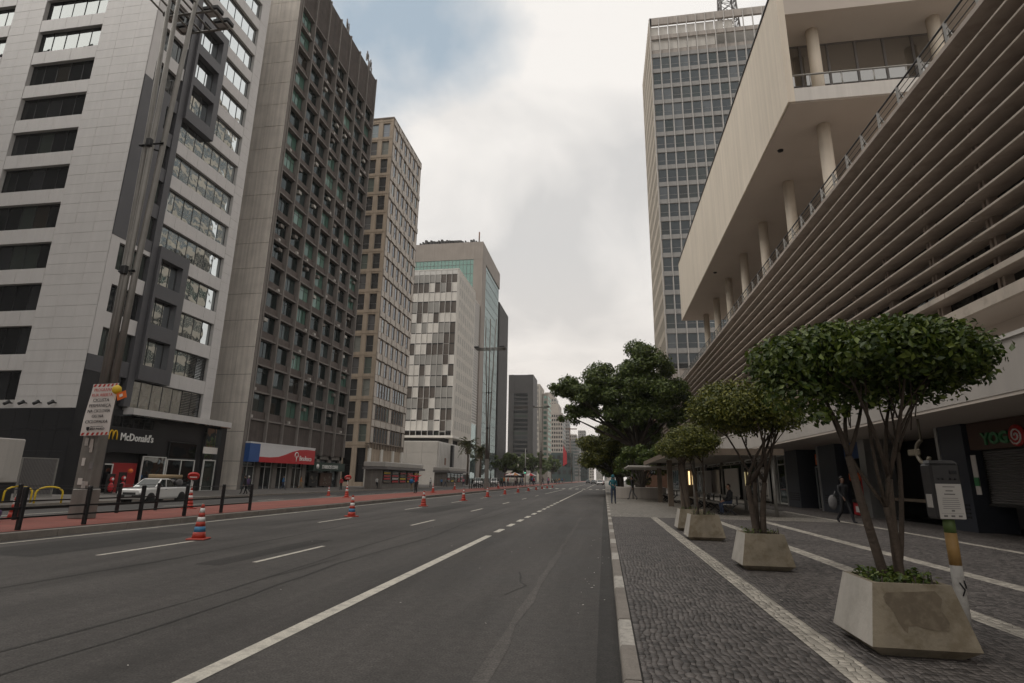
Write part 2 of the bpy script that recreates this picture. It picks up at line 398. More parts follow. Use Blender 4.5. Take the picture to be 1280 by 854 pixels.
def mosaic_build(c, gap, sc):
    def f(t, b):
        L = t.links.new
        geo = t.nodes.new('ShaderNodeNewGeometry')
        v = t.nodes.new('ShaderNodeTexVoronoi'); v.inputs['Scale'].default_value = sc; L(geo.outputs['Position'], v.inputs['Vector'])
        e = t.nodes.new('ShaderNodeTexVoronoi'); e.feature = 'DISTANCE_TO_EDGE'; e.inputs['Scale'].default_value = sc; L(geo.outputs['Position'], e.inputs['Vector'])
        sp = t.nodes.new('ShaderNodeSeparateXYZ'); L(v.outputs['Color'], sp.inputs[0])
        m = t.nodes.new('ShaderNodeMapRange'); L(sp.outputs[0], m.inputs['Value']); m.inputs['To Min'].default_value = 0.62; m.inputs['To Max'].default_value = 1.38
        base = t.nodes.new('ShaderNodeRGB'); base.outputs[0].default_value = (*c, 1)
        mx = t.nodes.new('ShaderNodeMixRGB'); mx.blend_type = 'MULTIPLY'; mx.inputs['Fac'].default_value = 1; L(base.outputs[0], mx.inputs['Color1']); L(m.outputs[0], mx.inputs['Color2'])
        n3 = t.nodes.new('ShaderNodeTexNoise'); n3.inputs['Scale'].default_value = 0.7; n3.inputs['Detail'].default_value = 7; n3.inputs['Roughness'].default_value = 0.7; L(geo.outputs['Position'], n3.inputs['Vector'])
        m3 = t.nodes.new('ShaderNodeMapRange'); L(n3.outputs['Fac'], m3.inputs['Value']); m3.inputs['From Min'].default_value = 0.3; m3.inputs['From Max'].default_value = 0.7; m3.inputs['To Min'].default_value = 0.8; m3.inputs['To Max'].default_value = 1.2
        mx3 = t.nodes.new('ShaderNodeMixRGB'); mx3.blend_type = 'MULTIPLY'; mx3.inputs['Fac'].default_value = 1; L(mx.outputs[0], mx3.inputs['Color1']); L(m3.outputs[0], mx3.inputs['Color2'])
        st = t.nodes.new('ShaderNodeMapRange'); L(e.outputs['Distance'], st.inputs['Value']); st.inputs['From Max'].default_value = 0.12
        mx2 = t.nodes.new('ShaderNodeMixRGB'); L(st.outputs[0], mx2.inputs['Fac']); mx2.inputs['Color1'].default_value = (*gap, 1); L(mx3.outputs[0], mx2.inputs['Color2'])
        L(mx2.outputs[0], b.inputs['Base Color']); b.inputs['Roughness'].default_value = 0.6
        bp = t.nodes.new('ShaderNodeBump'); bp.inputs['Strength'].default_value = 0.6; bp.inputs['Distance'].default_value = 0.01; L(st.outputs[0], bp.inputs['Height']); L(bp.outputs[0], b.inputs['Normal'])
    return f
tex_mat('mosaic_dark', mosaic_build((0.085, 0.075, 0.07), (0.035, 0.03, 0.028), 17))
tex_mat('mosaic_light', mosaic_build((0.30, 0.275, 0.24), (0.09, 0.08, 0.07), 17))
tex_mat('mosaic_grey', mosaic_build((0.25, 0.23, 0.20), (0.07, 0.06, 0.05), 15))
def stone_build(c, lo, hi):
    """per-stone tint from a random value stored on each stone's corners"""
    def f(t, b):
        L = t.links.new
        a = t.nodes.new('ShaderNodeAttribute'); a.attribute_name = 'stone_tint'
        m = t.nodes.new('ShaderNodeMapRange'); L(a.outputs['Fac'], m.inputs['Value']); m.inputs['To Min'].default_value = lo; m.inputs['To Max'].default_value = hi
        base = t.nodes.new('ShaderNodeRGB'); base.outputs[0].default_value = (*c, 1)
        geo = t.nodes.new('ShaderNodeNewGeometry')
        n3 = t.nodes.new('ShaderNodeTexNoise'); n3.inputs['Scale'].default_value = 0.8; n3.inputs['Detail'].default_value = 8; n3.inputs['Roughness'].default_value = 0.72; L(geo.outputs['Position'], n3.inputs['Vector'])
        m3 = t.nodes.new('ShaderNodeMapRange'); L(n3.outputs['Fac'], m3.inputs['Value']); m3.inputs['From Min'].default_value = 0.3; m3.inputs['From Max'].default_value = 0.7; m3.inputs['To Min'].default_value = 0.76; m3.inputs['To Max'].default_value = 1.22
        cur = base.outputs[0]
        for s in (m.outputs[0], m3.outputs[0]):
            mx = t.nodes.new('ShaderNodeMixRGB'); mx.blend_type = 'MULTIPLY'; mx.inputs['Fac'].default_value = 1; L(cur, mx.inputs['Color1']); L(s, mx.inputs['Color2']); cur = mx.outputs[0]
        L(cur, b.inputs['Base Color']); b.inputs['Roughness'].default_value = 0.55
    return f
tex_mat('basalt_sett', stone_build((0.096, 0.085, 0.079), 0.45, 1.6))
tex_mat('limestone_sett', stone_build((0.46, 0.42, 0.36), 0.6, 1.15))
mat('joint_soil', (0.028, 0.025, 0.022), 0.9, 0.2, 3)
mat('joint_sand', (0.055, 0.048, 0.04), 0.9, 0.2, 3)
mat('kerb_grey', (0.225, 0.20, 0.175), 0.85, 0.25, 2.5, bump=0.3, bscale=40, grain=0.15)
mat('kerb_white', (0.46, 0.43, 0.385), 0.8, 0.18, 6, bump=0.2, bscale=40, stain=0.6, c2=(0.22, 0.2, 0.18))
mat('road_paint', (0.62, 0.58, 0.50), 0.7, 0.12, 3, stain=0.5, c2=(0.28, 0.26, 0.23), grain=0.15)
mat('red_path', (0.25, 0.082, 0.062), 0.85, 0.18, 0.8, bump=0.2, bscale=30, grain=0.12, stain=0.35, c2=(0.15, 0.065, 0.055))
mat('pavement', (0.12, 0.11, 0.10), 0.85, 0.2, 0.7, bump=0.2)
mat('earth', (0.06, 0.055, 0.05), 0.95)
mat('end_concrete', (0.66, 0.605, 0.54), 0.85, 0.13, 0.5, bump=0.15, bscale=12, streak=0.22)
mat('concrete', (0.40, 0.36, 0.325), 0.85, 0.15, 0.5, bump=0.15, bscale=12, streak=0.22)
mat('concrete_dark', (0.17, 0.152, 0.136), 0.85, 0.18, 0.6, bump=0.15, bscale=12, streak=0.3)
mat('fin_concrete', (0.185, 0.165, 0.15), 0.85, 0.15, 0.8, streak=0.2)
mat('spandrel_dark', (0.098, 0.080, 0.071), 0.8, 0.25, 0.8, streak=0.25)
mat('white_clad', (0.53, 0.51, 0.495), 0.45, 0.05, 0.6, streak=0.05)
mat('white_joint', (0.43, 0.415, 0.40), 0.8, 0.05)
mat('graphite_clad', (0.075, 0.074, 0.08), 0.38, 0.08, 0.5, streak=0.06)
mat('black_tile', (0.022, 0.022, 0.024), 0.28, 0.15, 0.8)
mat('black_joint', (0.085, 0.085, 0.088), 0.7)
mat('alu', (0.45, 0.45, 0.44), 0.35, 0.08, 2, metal=0.8)
mat('alu_white', (0.62, 0.61, 0.58), 0.5, 0.06)
mat('dark_metal', (0.02, 0.02, 0.021), 0.45, 0.1, 4)
mat('black_paint', (0.012, 0.012, 0.013), 0.4, 0.1, 3)
mat('steel_pole', (0.22, 0.208, 0.188), 0.5, 0.2, 1.5, metal=0.35, streak=0.25)
mat('galv', (0.30, 0.29, 0.27), 0.45, 0.15, 3, metal=0.5)
mat('tan_stone', (0.36, 0.29, 0.22), 0.8, 0.14, 0.5, streak=0.22)
mat('tan_grey_panel', (0.47, 0.425, 0.375), 0.6, 0.18, 0.6, streak=0.2)
mat('tower_spandrel', (0.31, 0.302, 0.29), 0.7, 0.08, 0.4, streak=0.12)
mat('tower_mullion', (0.50, 0.48, 0.455), 0.6, 0.06, 0.4)
mat('tower_side_tan', (0.44, 0.39, 0.325), 0.7, 0.08, 0.4, streak=0.12)
mat('tan_rib', (0.20, 0.165, 0.135), 0.8, 0.2, 0.6)
mat('ivory_panel', (0.66, 0.63, 0.58), 0.55, 0.1, 0.4, streak=0.1)
mat('grey_panel', (0.30, 0.29, 0.27), 0.5, 0.12, 0.4)
mat('brown_panel', (0.105, 0.088, 0.076), 0.45, 0.15, 0.4)
mat('ribbed_white', (0.60, 0.58, 0.55), 0.6, 0.08, 0.4, streak=0.1)
mat('tile_grey', (0.46, 0.435, 0.40), 0.6, 0.1, 0.4)
mat('pink_concrete', (0.30, 0.265, 0.235), 0.8, 0.1, 0.3, streak=0.12)
mat('dark_stone', (0.042, 0.039, 0.038), 0.6, 0.2, 0.3)
mat('slab_cream', (0.72, 0.64, 0.53), 0.7, 0.06, 0.25, streak=0.11)
mat('slab_white', (0.60, 0.57, 0.53), 0.75, 0.08, 0.5, streak=0.12)
mat('soffit', (0.52, 0.46, 0.405), 0.85, 0.06, 0.4)
mat('canopy_white', (0.41, 0.38, 0.35), 0.75, 0.07, 0.4, streak=0.08)
mat('slat_brown', (0.41, 0.355, 0.308), 0.8, 0.16, 0.7, streak=0.0, stain=0.4, c2=(0.24, 0.195, 0.16))
mat('slat_lip', (0.46, 0.405, 0.345), 0.75, 0.15, 1.2, stain=0.4, c2=(0.24, 0.2, 0.16))
mat('navy_col', (0.035, 0.040, 0.052), 0.4, 0.12, 1.0)
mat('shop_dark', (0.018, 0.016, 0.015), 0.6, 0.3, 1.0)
mat('shop_brown', (0.075, 0.038, 0.024), 0.6, 0.15, 1.0)
mat('wood_dark', (0.15, 0.115, 0.085), 0.7, 0.2, 2.0, streak=0.2)
mat('shelter_roof', (0.34, 0.315, 0.285), 0.6, 0.15, 1.0)
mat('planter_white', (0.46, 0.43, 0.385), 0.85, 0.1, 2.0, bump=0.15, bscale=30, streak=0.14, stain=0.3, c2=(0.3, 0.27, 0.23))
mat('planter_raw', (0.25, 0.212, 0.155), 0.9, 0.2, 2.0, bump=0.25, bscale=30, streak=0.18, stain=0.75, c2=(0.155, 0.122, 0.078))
mat('planter_paint', (0.125, 0.098, 0.066), 0.75, 0.2, 6.0, stain=0.6, c2=(0.2, 0.165, 0.115))
mat('soil', (0.035, 0.026, 0.018), 0.95, 0.3, 9)
mat('bark', (0.068, 0.05, 0.037), 0.9, 0.3, 9, bump=0.8, bscale=28, streak=0.3)
mat('bark_dark', (0.055, 0.044, 0.034), 0.9, 0.3, 3, bump=0.8, bscale=10)
mat('cone_red', (0.42, 0.045, 0.026), 0.5, 0.12, 8)
mat('cone_white', (0.72, 0.70, 0.67), 0.4, 0.08, 8)
mat('cone_blue', (0.05, 0.20, 0.36), 0.5, 0.1, 8)
mat('sign_white', (0.66, 0.62, 0.58), 0.6, 0.05, 3)
mat('sign_red', (0.48, 0.045, 0.035), 0.5, 0.08)
mat('sign_black', (0.012, 0.012, 0.014), 0.5, 0.0)
mat('stop_red', (0.50, 0.03, 0.025), 0.4, 0.05)
mat('bank_red', (0.46, 0.022, 0.028), 0.4, 0.04)
mat('bank_blue', (0.028, 0.085, 0.26), 0.4, 0.04)
mat('bank_white', (0.62, 0.61, 0.61), 0.4, 0.03)
mat('arch_yellow', (0.72, 0.42, 0.012), 0.4, 0.02)
mat('letter_white', (0.74, 0.73, 0.70), 0.45, 0.02)
mat('letter_green', (0.045, 0.20, 0.075), 0.4, 0.02)
mat('letter_gold', (0.13, 0.11, 0.08), 0.4, 0.1)
mat('coffee_green', (0.008, 0.03, 0.022), 0.4, 0.02)
mat('yellow', (0.66, 0.45, 0.02), 0.45, 0.08)
mat('orange', (0.75, 0.16, 0.03), 0.45, 0.05)
mat('post_green', (0.10, 0.15, 0.045), 0.6, 0.15, 8)
mat('post_orange', (0.36, 0.215, 0.075), 0.6, 0.12, 8)
mat('post_white', (0.42, 0.40, 0.37), 0.6, 0.15, 6, stain=0.5, c2=(0.25, 0.23, 0.21))
mat('paper', (0.55, 0.52, 0.48), 0.8, 0.05, 8)
mat('print_grey', (0.17, 0.16, 0.155), 0.8, 0.0)
mat('totem_grey', (0.045, 0.043, 0.043), 0.45, 0.12, 4)
mat('car_white', (0.66, 0.65, 0.63), 0.25, 0.03, 2, coat=0.6)
mat('car_silver', (0.38, 0.38, 0.38), 0.3, 0.03, 2, metal=0.4, coat=0.6)
mat('car_red', (0.30, 0.02, 0.02), 0.25, 0.03, 2, coat=0.6)
mat('car_black', (0.015, 0.015, 0.016), 0.25, 0.03, 2, coat=0.6)
mat('car_trim', (0.02, 0.02, 0.02), 0.6, 0.1)
mat('rubber', (0.014, 0.014, 0.014), 0.85, 0.1)
mat('rim', (0.33, 0.33, 0.33), 0.35, 0.05, metal=0.7)
mat('lamp_clear', (0.55, 0.55, 0.53), 0.12, 0.0, spec=0.8)
mat('lamp_red', (0.35, 0.015, 0.012), 0.2, 0.0)
mat('skin', (0.30, 0.17, 0.11), 0.6, 0.05, 6)
mat('skin_dark', (0.12, 0.065, 0.042), 0.6, 0.05, 6)
mat('hair', (0.018, 0.013, 0.010), 0.6, 0.1)
for nm, c in (('teal', (0.012, 0.10, 0.125)), ('jeans', (0.028, 0.04, 0.072)), ('redcloth', (0.40, 0.02, 0.028)), ('blackcloth', (0.012, 0.012, 0.014)), ('bluecloth', (0.04, 0.15, 0.34)),
              ('whitecloth', (0.58, 0.57, 0.55)), ('greycloth', (0.13, 0.125, 0.125)), ('khaki', (0.26, 0.19, 0.11)), ('orangecloth', (0.42, 0.17, 0.05)), ('pinkcloth', (0.5, 0.16, 0.2)), ('greencloth', (0.03, 0.13, 0.10)), ('purple', (0.08, 0.05, 0.12))):
    mat(nm, c, 0.85, 0.12, 10)
mat('gate_grey', (0.16, 0.15, 0.145), 0.5, 0.1)
mat('kiosk_white', (0.40, 0.375, 0.345), 0.6, 0.06, 0.8, streak=0.1)
mat('door_red', (0.30, 0.016, 0.016), 0.5, 0.1)
mat('brick_wall', (0.20, 0.105, 0.065), 0.85, 0.2, 0.5)
mat('cream_wall', (0.42, 0.385, 0.33), 0.8, 0.08, 0.2, streak=0.1)
mat('netting', (0.038, 0.06, 0.058), 0.8, 0.15, 0.3)
mat('far_wall', (0.36, 0.32, 0.28), 0.8, 0.12, 0.2)
mat('far_grey', (0.24, 0.225, 0.21), 0.8, 0.12, 0.2)
mat('blind', (0.42, 0.40, 0.36), 0.8, 0.1, 2)
mat('curtain_teal', (0.10, 0.155, 0.14), 0.8, 0.15, 1.5)
def lit_build(c, s):
    def f(t, b):
        b.inputs['Emission Color'].default_value = (*c, 1); b.inputs['Emission Strength'].default_value = s
    return f
tex_mat('lit_tube', lit_build((1.0, 0.72, 0.35), 1.6))
tex_mat('lit_green', lit_build((0.05, 0.9, 0.5), 0.8))
def leaf_mat(name, c, c2, trans=0.12):
    m = bpy.data.materials.new(name); m.use_nodes = True
    t = m.node_tree; b = t.nodes['Principled BSDF']; L = t.links.new
    a = t.nodes.new('ShaderNodeAttribute'); a.attribute_name = 'leaf_tint'
    r = t.nodes.new('ShaderNodeMixRGB'); L(a.outputs['Fac'], r.inputs['Fac']); r.inputs['Color1'].default_value = (*c, 1); r.inputs['Color2'].default_value = (*c2, 1)
    L(r.outputs[0], b.inputs['Base Color']); b.inputs['Roughness'].default_value = 0.38; b.inputs['Specular IOR Level'].default_value = 0.45
    tr = t.nodes.new('ShaderNodeBsdfTranslucent'); L(r.outputs[0], tr.inputs['Color'])
    mx = t.nodes.new('ShaderNodeMixShader'); mx.inputs[0].default_value = trans
    L(b.outputs[0], mx.inputs[1]); L(tr.outputs[0], mx.inputs[2]); L(mx.outputs[0], t.nodes['Material Output'].inputs[0])
    MATS[name] = m
leaf_mat('leaf_ficus', (0.032, 0.062, 0.012), (0.17, 0.215, 0.04), 0.2)
leaf_mat('leaf_topiary', (0.055, 0.075, 0.014), (0.27, 0.265, 0.055), 0.2)
leaf_mat('leaf_big', (0.050, 0.080, 0.022), (0.17, 0.215, 0.055), 0.2)
leaf_mat('leaf_palm', (0.03, 0.045, 0.012), (0.13, 0.12, 0.035))
leaf_mat('leaf_dry', (0.10, 0.07, 0.03), (0.2, 0.14, 0.06))
glass('glass_mirror', (0.012, 0.013, 0.014), 0.70, wob=0.05, wscale=0.42, rcol=(0.84, 0.90, 0.92), inc=0.3)
glass('glass_dark', (0.010, 0.010, 0.011), 0.06, inc=0.3, vary=0.22, wob=0.02, wscale=0.5, rcol=(0.8, 0.85, 0.85))
glass('glass_grey', (0.022, 0.024, 0.025), 0.10, vary=0.35)
glass('glass_curtain', (0.014, 0.02, 0.019), 0.05, vary=0.75, inc=0.12, vcol=(0.7, 1.1, 1.0))
glass('glass_tower', (0.045, 0.047, 0.049), 0.05, vary=0.16, inc=0.25)
glass('glass_tan', (0.06, 0.06, 0.06), 0.16, inc=0.28, wob=0.02, rcol=(0.75, 0.82, 0.9), vary=0.9)
glass('glass_green', (0.10, 0.19, 0.155), 0.20, wob=0.01, rcol=(0.62, 0.85, 0.78))
glass('glass_bluish', (0.12, 0.15, 0.15), 0.25, wob=0.01, rcol=(0.72, 0.85, 0.85))
glass('glass_shop', (0.012, 0.011, 0.010), 0.06)
glass('glass_loggia', (0.10, 0.09, 0.078), 0.30, wob=0.006, rcol=(0.9, 0.9, 0.88))
M = MATS

# ------------------------------------------------------------------ ground, roads, pavements
def sheet(name, m, x0, x1, y0, y1, z0, z1=None, ny=1):
    z1 = z0 if z1 is None else z1
    mb = MB()
    for k in range(ny):
        a = y0 + (y1-y0)*k/ny; b = y0 + (y1-y0)*(k+1)/ny
        mb.poly([(x0,a,z0),(x1,a,z1),(x1,b,z1),(x0,b,z0)])
    o = mb.build(name, m, recalc=False); tag(o, kind='structure'); return o
sheet('ground', M['earth'], -3000, 3000, -3000, 3000, -0.75)
sheet('road', M['asphalt'], -12.95, 0.12, -80, 1500, 0.0, ny=40)
sheet('road', M['asphalt_far'], -31.6, -17.3, -80, 1500, -0.45, 0.0, ny=40)
sheet('pavement', M['pavement'], -140, -31.85, -80, 1500, -0.33)
def stones(name, x0, x1, y0, y1, sx, sy, m, z=0.15, gap=0.006, skip=None, hj=0.0012):
    """paving setts as one mesh: jittered grid of small five-sided blocks, each with its own tint"""
    rng = np.random.default_rng(int(abs(x0*100)) + 3)
    nx = max(1, int(round((x1-x0)/sx))); ny = int(round((y1-y0)/sy))
    dx = (x1-x0)/nx; dy = (y1-y0)/ny
    gx = x0 + dx*np.arange(nx+1); gy = y0 + dy*np.arange(ny+1)
    PX, PY = np.meshgrid(gx, gy)
    jx = (rng.random(PX.shape)-.5)*dx*0.56; jx[:, 0] = 0; jx[:, -1] = 0
    jy = (rng.random(PX.shape)-.5)*dy*0.56
    edge = np.clip(np.minimum(PX - x0, x1 - PX)/0.12, 0, 1)
    wx = edge*(0.012*np.sin(PY*7.3 + 4*PX) + 0.02*np.sin(PY*2.1 - 2.3*PX + 1))
    PX = PX + jx + wx; PY = PY + jy
    c = np.stack([PX[:-1,:-1], PY[:-1,:-1], PX[:-1,1:], PY[:-1,1:], PX[1:,1:], PY[1:,1:], PX[1:,:-1], PY[1:,:-1]], -1).reshape(-1, 4, 2)
    if skip is not None:
        cc = c.mean(1); c = c[~skip(cc[:,0], cc[:,1])]
    ctr = c.mean(1, keepdims=True); n = len(c)
    top = ctr + (c-ctr)*(1 - 1.1*gap/min(dx,dy)); bot = ctr + (c-ctr)*(1 - 0.65*gap/min(dx,dy))
    h = z + rng.random((n,1))*hj
    tilt = (rng.random((n,4))-.5)*0.0012
    V = np.zeros((n, 8, 3), np.float32)
    V[:, :4, :2] = bot; V[:, :4, 2] = z - 0.0045; V[:, 4:, :2] = top; V[:, 4:, 2] = h + tilt
    idx = np.arange(n)[:, None]*8
    q = np.array([[4,5,6,7],[0,1,5,4],[1,2,6,5],[2,3,7,6],[3,0,4,7]])
    Fi = (idx[:, :, None] + q[None]).reshape(-1, 4)
    me = bpy.data.meshes.new(name)
    me.vertices.add(n*8); me.vertices.foreach_set('co', V.ravel())
    nf = len(Fi); me.loops.add(nf*4); me.loops.foreach_set('vertex_index', Fi.ravel().astype(np.int32))
    me.polygons.add(nf); me.polygons.foreach_set('loop_start', (np.arange(nf)*4).astype(np.int32)); me.polygons.foreach_set('loop_total', np.full(nf, 4, np.int32))
    at = me.attributes.new('stone_tint', 'FLOAT', 'POINT'); at.data.foreach_set('value', np.repeat(rng.random(n), 8).astype(np.float32))
    me.materials.append(m); me.update(); me.validate()
    o = link(name, me); tag(o, kind='stuff'); return o
ZS = 0.15
STR = [(1.69, 1.94), (3.76, 4.03), (5.46, 5.73), (8.52, 8.72)]
YN, YF = 2.2, 22.45
sheet('sidewalk', M['mosaic_dark'], 0.225, 11.6, -80, YN, ZS)
sheet('sidewalk_bed', M['joint_soil'], 0.225, 11.6, YN, YF, ZS - 0.008)
xs = [0.235] + [q for s in STR for q in s] + [11.5]
for k in range(0, len(xs), 2):
    stones('dark_setts', xs[k]+0.004, xs[k+1]-0.004, YN, YF if xs[k] < 8.6 else 40, 0.054, 0.058, M['basalt_sett'], ZS, gap=0.0045)
for a, b in STR:
    bed = sheet('sidewalk_bed', M['joint_sand'], a, b, YN, YF if a < 8 else 30, ZS - 0.0075 if a < 8 else ZS - 0.006)
    stones('white_setts', a, b, YN, YF if a < 8 else 30, 0.062, 0.07, M['limestone_sett'], ZS, gap=0.008)
sheet('sidewalk_bed', M['joint_soil'], 8.72, 11.6, YF, 40, ZS - 0.010)
sheet('sidewalk', M['mosaic_grey'], 0.225, 8.52, YF, 40, ZS)
sheet('sidewalk', M['mosaic_grey'], 0.225, 11.6, 40, 1500, ZS)
for s in STR[:3]:
    sheet('paving_stripe', M['mosaic_light'], s[0], s[1], -80, YN, ZS + 0.004)
sheet('paving_stripe', M['mosaic_light'], 0.225, 7.6, YF, YF + 0.22, ZS + 0.004)
# right kerb: painted stone by stone
kerb = tag(link('kerb', None), kind='structure')
y = -6.0; white0 = 5.23 - 2.62*5
def kstone(y0, y1, white):
    key = ('kerb', round(y1-y0, 2), white)
    def mk():
        mb = MB()
        mb.prism([(0.10, 0, -0.05), (0.10, 0, 0.135), (0.115, 0, 0.153), (0.225, 0, 0.153), (0.225, 0, -0.05)], (0, y1-y0-0.012, 0))
        return mb.mesh('kerb_stone', M['kerb_white' if white else 'kerb_grey'])
    link('kerb_stone', shared(key, mk), kerb, (0, y0, random.uniform(-.004, .003)))
for k in range(-2, 42):
    w0 = white0 + 2.62*k
    kstone(w0, w0+0.92, True); kstone(w0+0.92, w0+1.77, False); kstone(w0+1.77, w0+2.62, False)
tag(MB().prism([(0.10, 0, -0.05), (0.10, 0, 0.15), (0.225, 0, 0.15), (0.225, 0, -0.05)], (0, 1390, 0)).build('kerb', M['kerb_grey'], loc=(0,0,0)), kind='structure').location.y = white0 + 2.62*42
tag(MB().box(0.10, 0.225, -80, white0 - 2.62*2, -0.05, 0.15).build('kerb', M['kerb_grey']), kind='structure')
# central reservation: kerbs and the red cycle path
lk = tag(link('kerb', None), kind='structure')
for k in range(60):
    part('kerb_stone', M['kerb_grey'], lk, -13.12, -12.93, -6 + 2*k, -6 + 2*k + 1.985, -0.05, 0.15)
tag(MB().box(-13.12, -12.93, 114, 1500, -0.05, 0.15).build('kerb', M['kerb_grey']), kind='structure')
tag(MB().box(-17.5, -17.3, -80, 1500, -0.2, 0.14).build('kerb', M['kerb_grey']), kind='structure')
sheet('median', M['pavement'], -17.3, -13.12, -80, 1500, 0.135)
sheet('cycle_path', M['red_path'], -17.1, -13.36, -80, 700, 0.145)
tag(MB().box(-31.85, -31.6, -80, 1500, -0.6, -0.31).build('kerb', M['kerb_grey']), kind='structure')
# painted lines
def strips(name, m, L, z=0.004):
    mb = MB()
    for x0, x1, y0, y1 in L: mb.poly([(x0,y0,z),(x1,y0,z),(x1,y1,z),(x0,y1,z)])
    return tag(mb.build(name, m, recalc=False), kind='structure')
strips('lane_line', M['road_paint'], [(-3.17, -3.0, -60, 15.3)])
strips('lane_line', M['road_paint'], [(-3.17, -3.0, 16.3 + 2.1*k, 17.35 + 2.1*k) for k in range(11)])
strips('lane_line', M['road_paint'], [(-3.15, -3.02, 39.6, 82), (-3.15, -3.02, 100, 200)])
strips('lane_dashes', M['road_paint'], [(-6.13, -6.03, 9.45 + 8.2*k, 11.95 + 8.2*k) for k in range(-4, 10)])
strips('lane_dashes', M['road_paint'], [(-9.3, -9.2, 9.45 + 8.2*k, 11.95 + 8.2*k) for k in range(-4, 10)])
strips('edge_line', M['road_paint'], [(-12.55, -12.45, -60, 300)])
strips('lane_line', M['road_paint'], [(-6.13, -6.0, 60, 82), (-6.13, -6.0, 100, 180)])
strips('crosswalk', M['road_paint'], [(-12.2 + 1.08*k, -11.7 + 1.08*k, 90.5, 95.0) for k in range(12)])
strips('stop_line', M['road_paint'], [(-3.0, -0.3, 86, 86.5)])
strips('lane_dashes', M['road_paint'], [(-22.2, -22.08, 10 + 8*k, 13 + 8*k) for k in range(12)], z=-0.15)
# tar seams, pale worn seam and patches on the carriageway
def ribbon(name, m, pts, w, z=0.003):
    mb = MB()
    for i in range(len(pts)-1):
        (xa, ya), (xb, yb) = pts[i], pts[i+1]
        wa = w*random.uniform(.7, 1.3)/2 if i == 0 else wb
        wb = w*random.uniform(.6, 1.4)/2
        mb.poly([(xa-wa,ya,z),(xa+wa,ya,z),(xb+wb,yb,z),(xb-wb,yb,z)])
    return tag(mb.build(name, m, recalc=False), kind='structure')
for k in range(9):
    x0 = -11.5 + 1.25*k + random.uniform(-.4, .4); y0 = random.uniform(6, 26); pts = [(x0, y0)]
    for q in range(random.randint(5, 11)): pts.append((pts[-1][0] + random.uniform(-.14, .14), pts[-1][1] + random.uniform(.25, .7)))
    ribbon('crack', M['asphalt_patch'], pts, 0.022, 0.0034)
ribbon('worn_seam', M['asphalt_pale'], [(-0.98 + random.uniform(-.018,.018), 3.8 + 0.6*k) for k in range(34)], 0.10)
ribbon('tar_seam', M['asphalt_patch'], [(-4.55 + 0.10*math.sin(k*0.5) + random.uniform(-.03,.03), 3.5 + 0.7*k) for k in range(40)], 0.045)
ribbon('tar_seam', M['asphalt_patch'], [(-5.15 + 0.16*math.sin(k*0.35) + random.uniform(-.03,.03), 3.5 + 0.8*k) for k in range(40)], 0.04)
ribbon('tar_seam', M['asphalt_patch'], [(-7.9 + 0.2*math.sin(k*0.3) + random.uniform(-.04,.04), 5 + 1.0*k) for k in range(50)], 0.05)
strips('asphalt_repair', M['asphalt_patch'], [(-11.9, -10.1, 9.0, 13.4), (-6.9, -6.4, 9.0, 13.0), (-8.6, -7.3, 24, 33)], z=0.0022)
rl = random.Random(12); lit_ = MB()
for k in range(46):
    if k < 24: x, y, z = rl.uniform(-.35, .06), rl.uniform(3.5, 16), .006
    elif k < 36: x, y, z = rl.uniform(-7, -.6), rl.uniform(4, 18), .006
    else: x, y, z = rl.uniform(.4, 5), rl.uniform(4.5, 14), ZS + .008
    s = rl.uniform(.006, .022); a = rl.uniform(0, 3)
    c_, s_ = math.cos(a)*s, math.sin(a)*s
    lit_.prism([(x - c_, y - s_, z), (x + s_*.6, y - c_*.6, z), (x + c_, y + s_, z + .003), (x - s_*.5, y + c_*.5, z + .002)], (0, 0, .0025))
tag(lit_.build('litter', M['paper']), kind='stuff')
strips('gutter', M['asphalt_patch'], [(-0.10, 0.11, -60, 300)], z=0.0026)
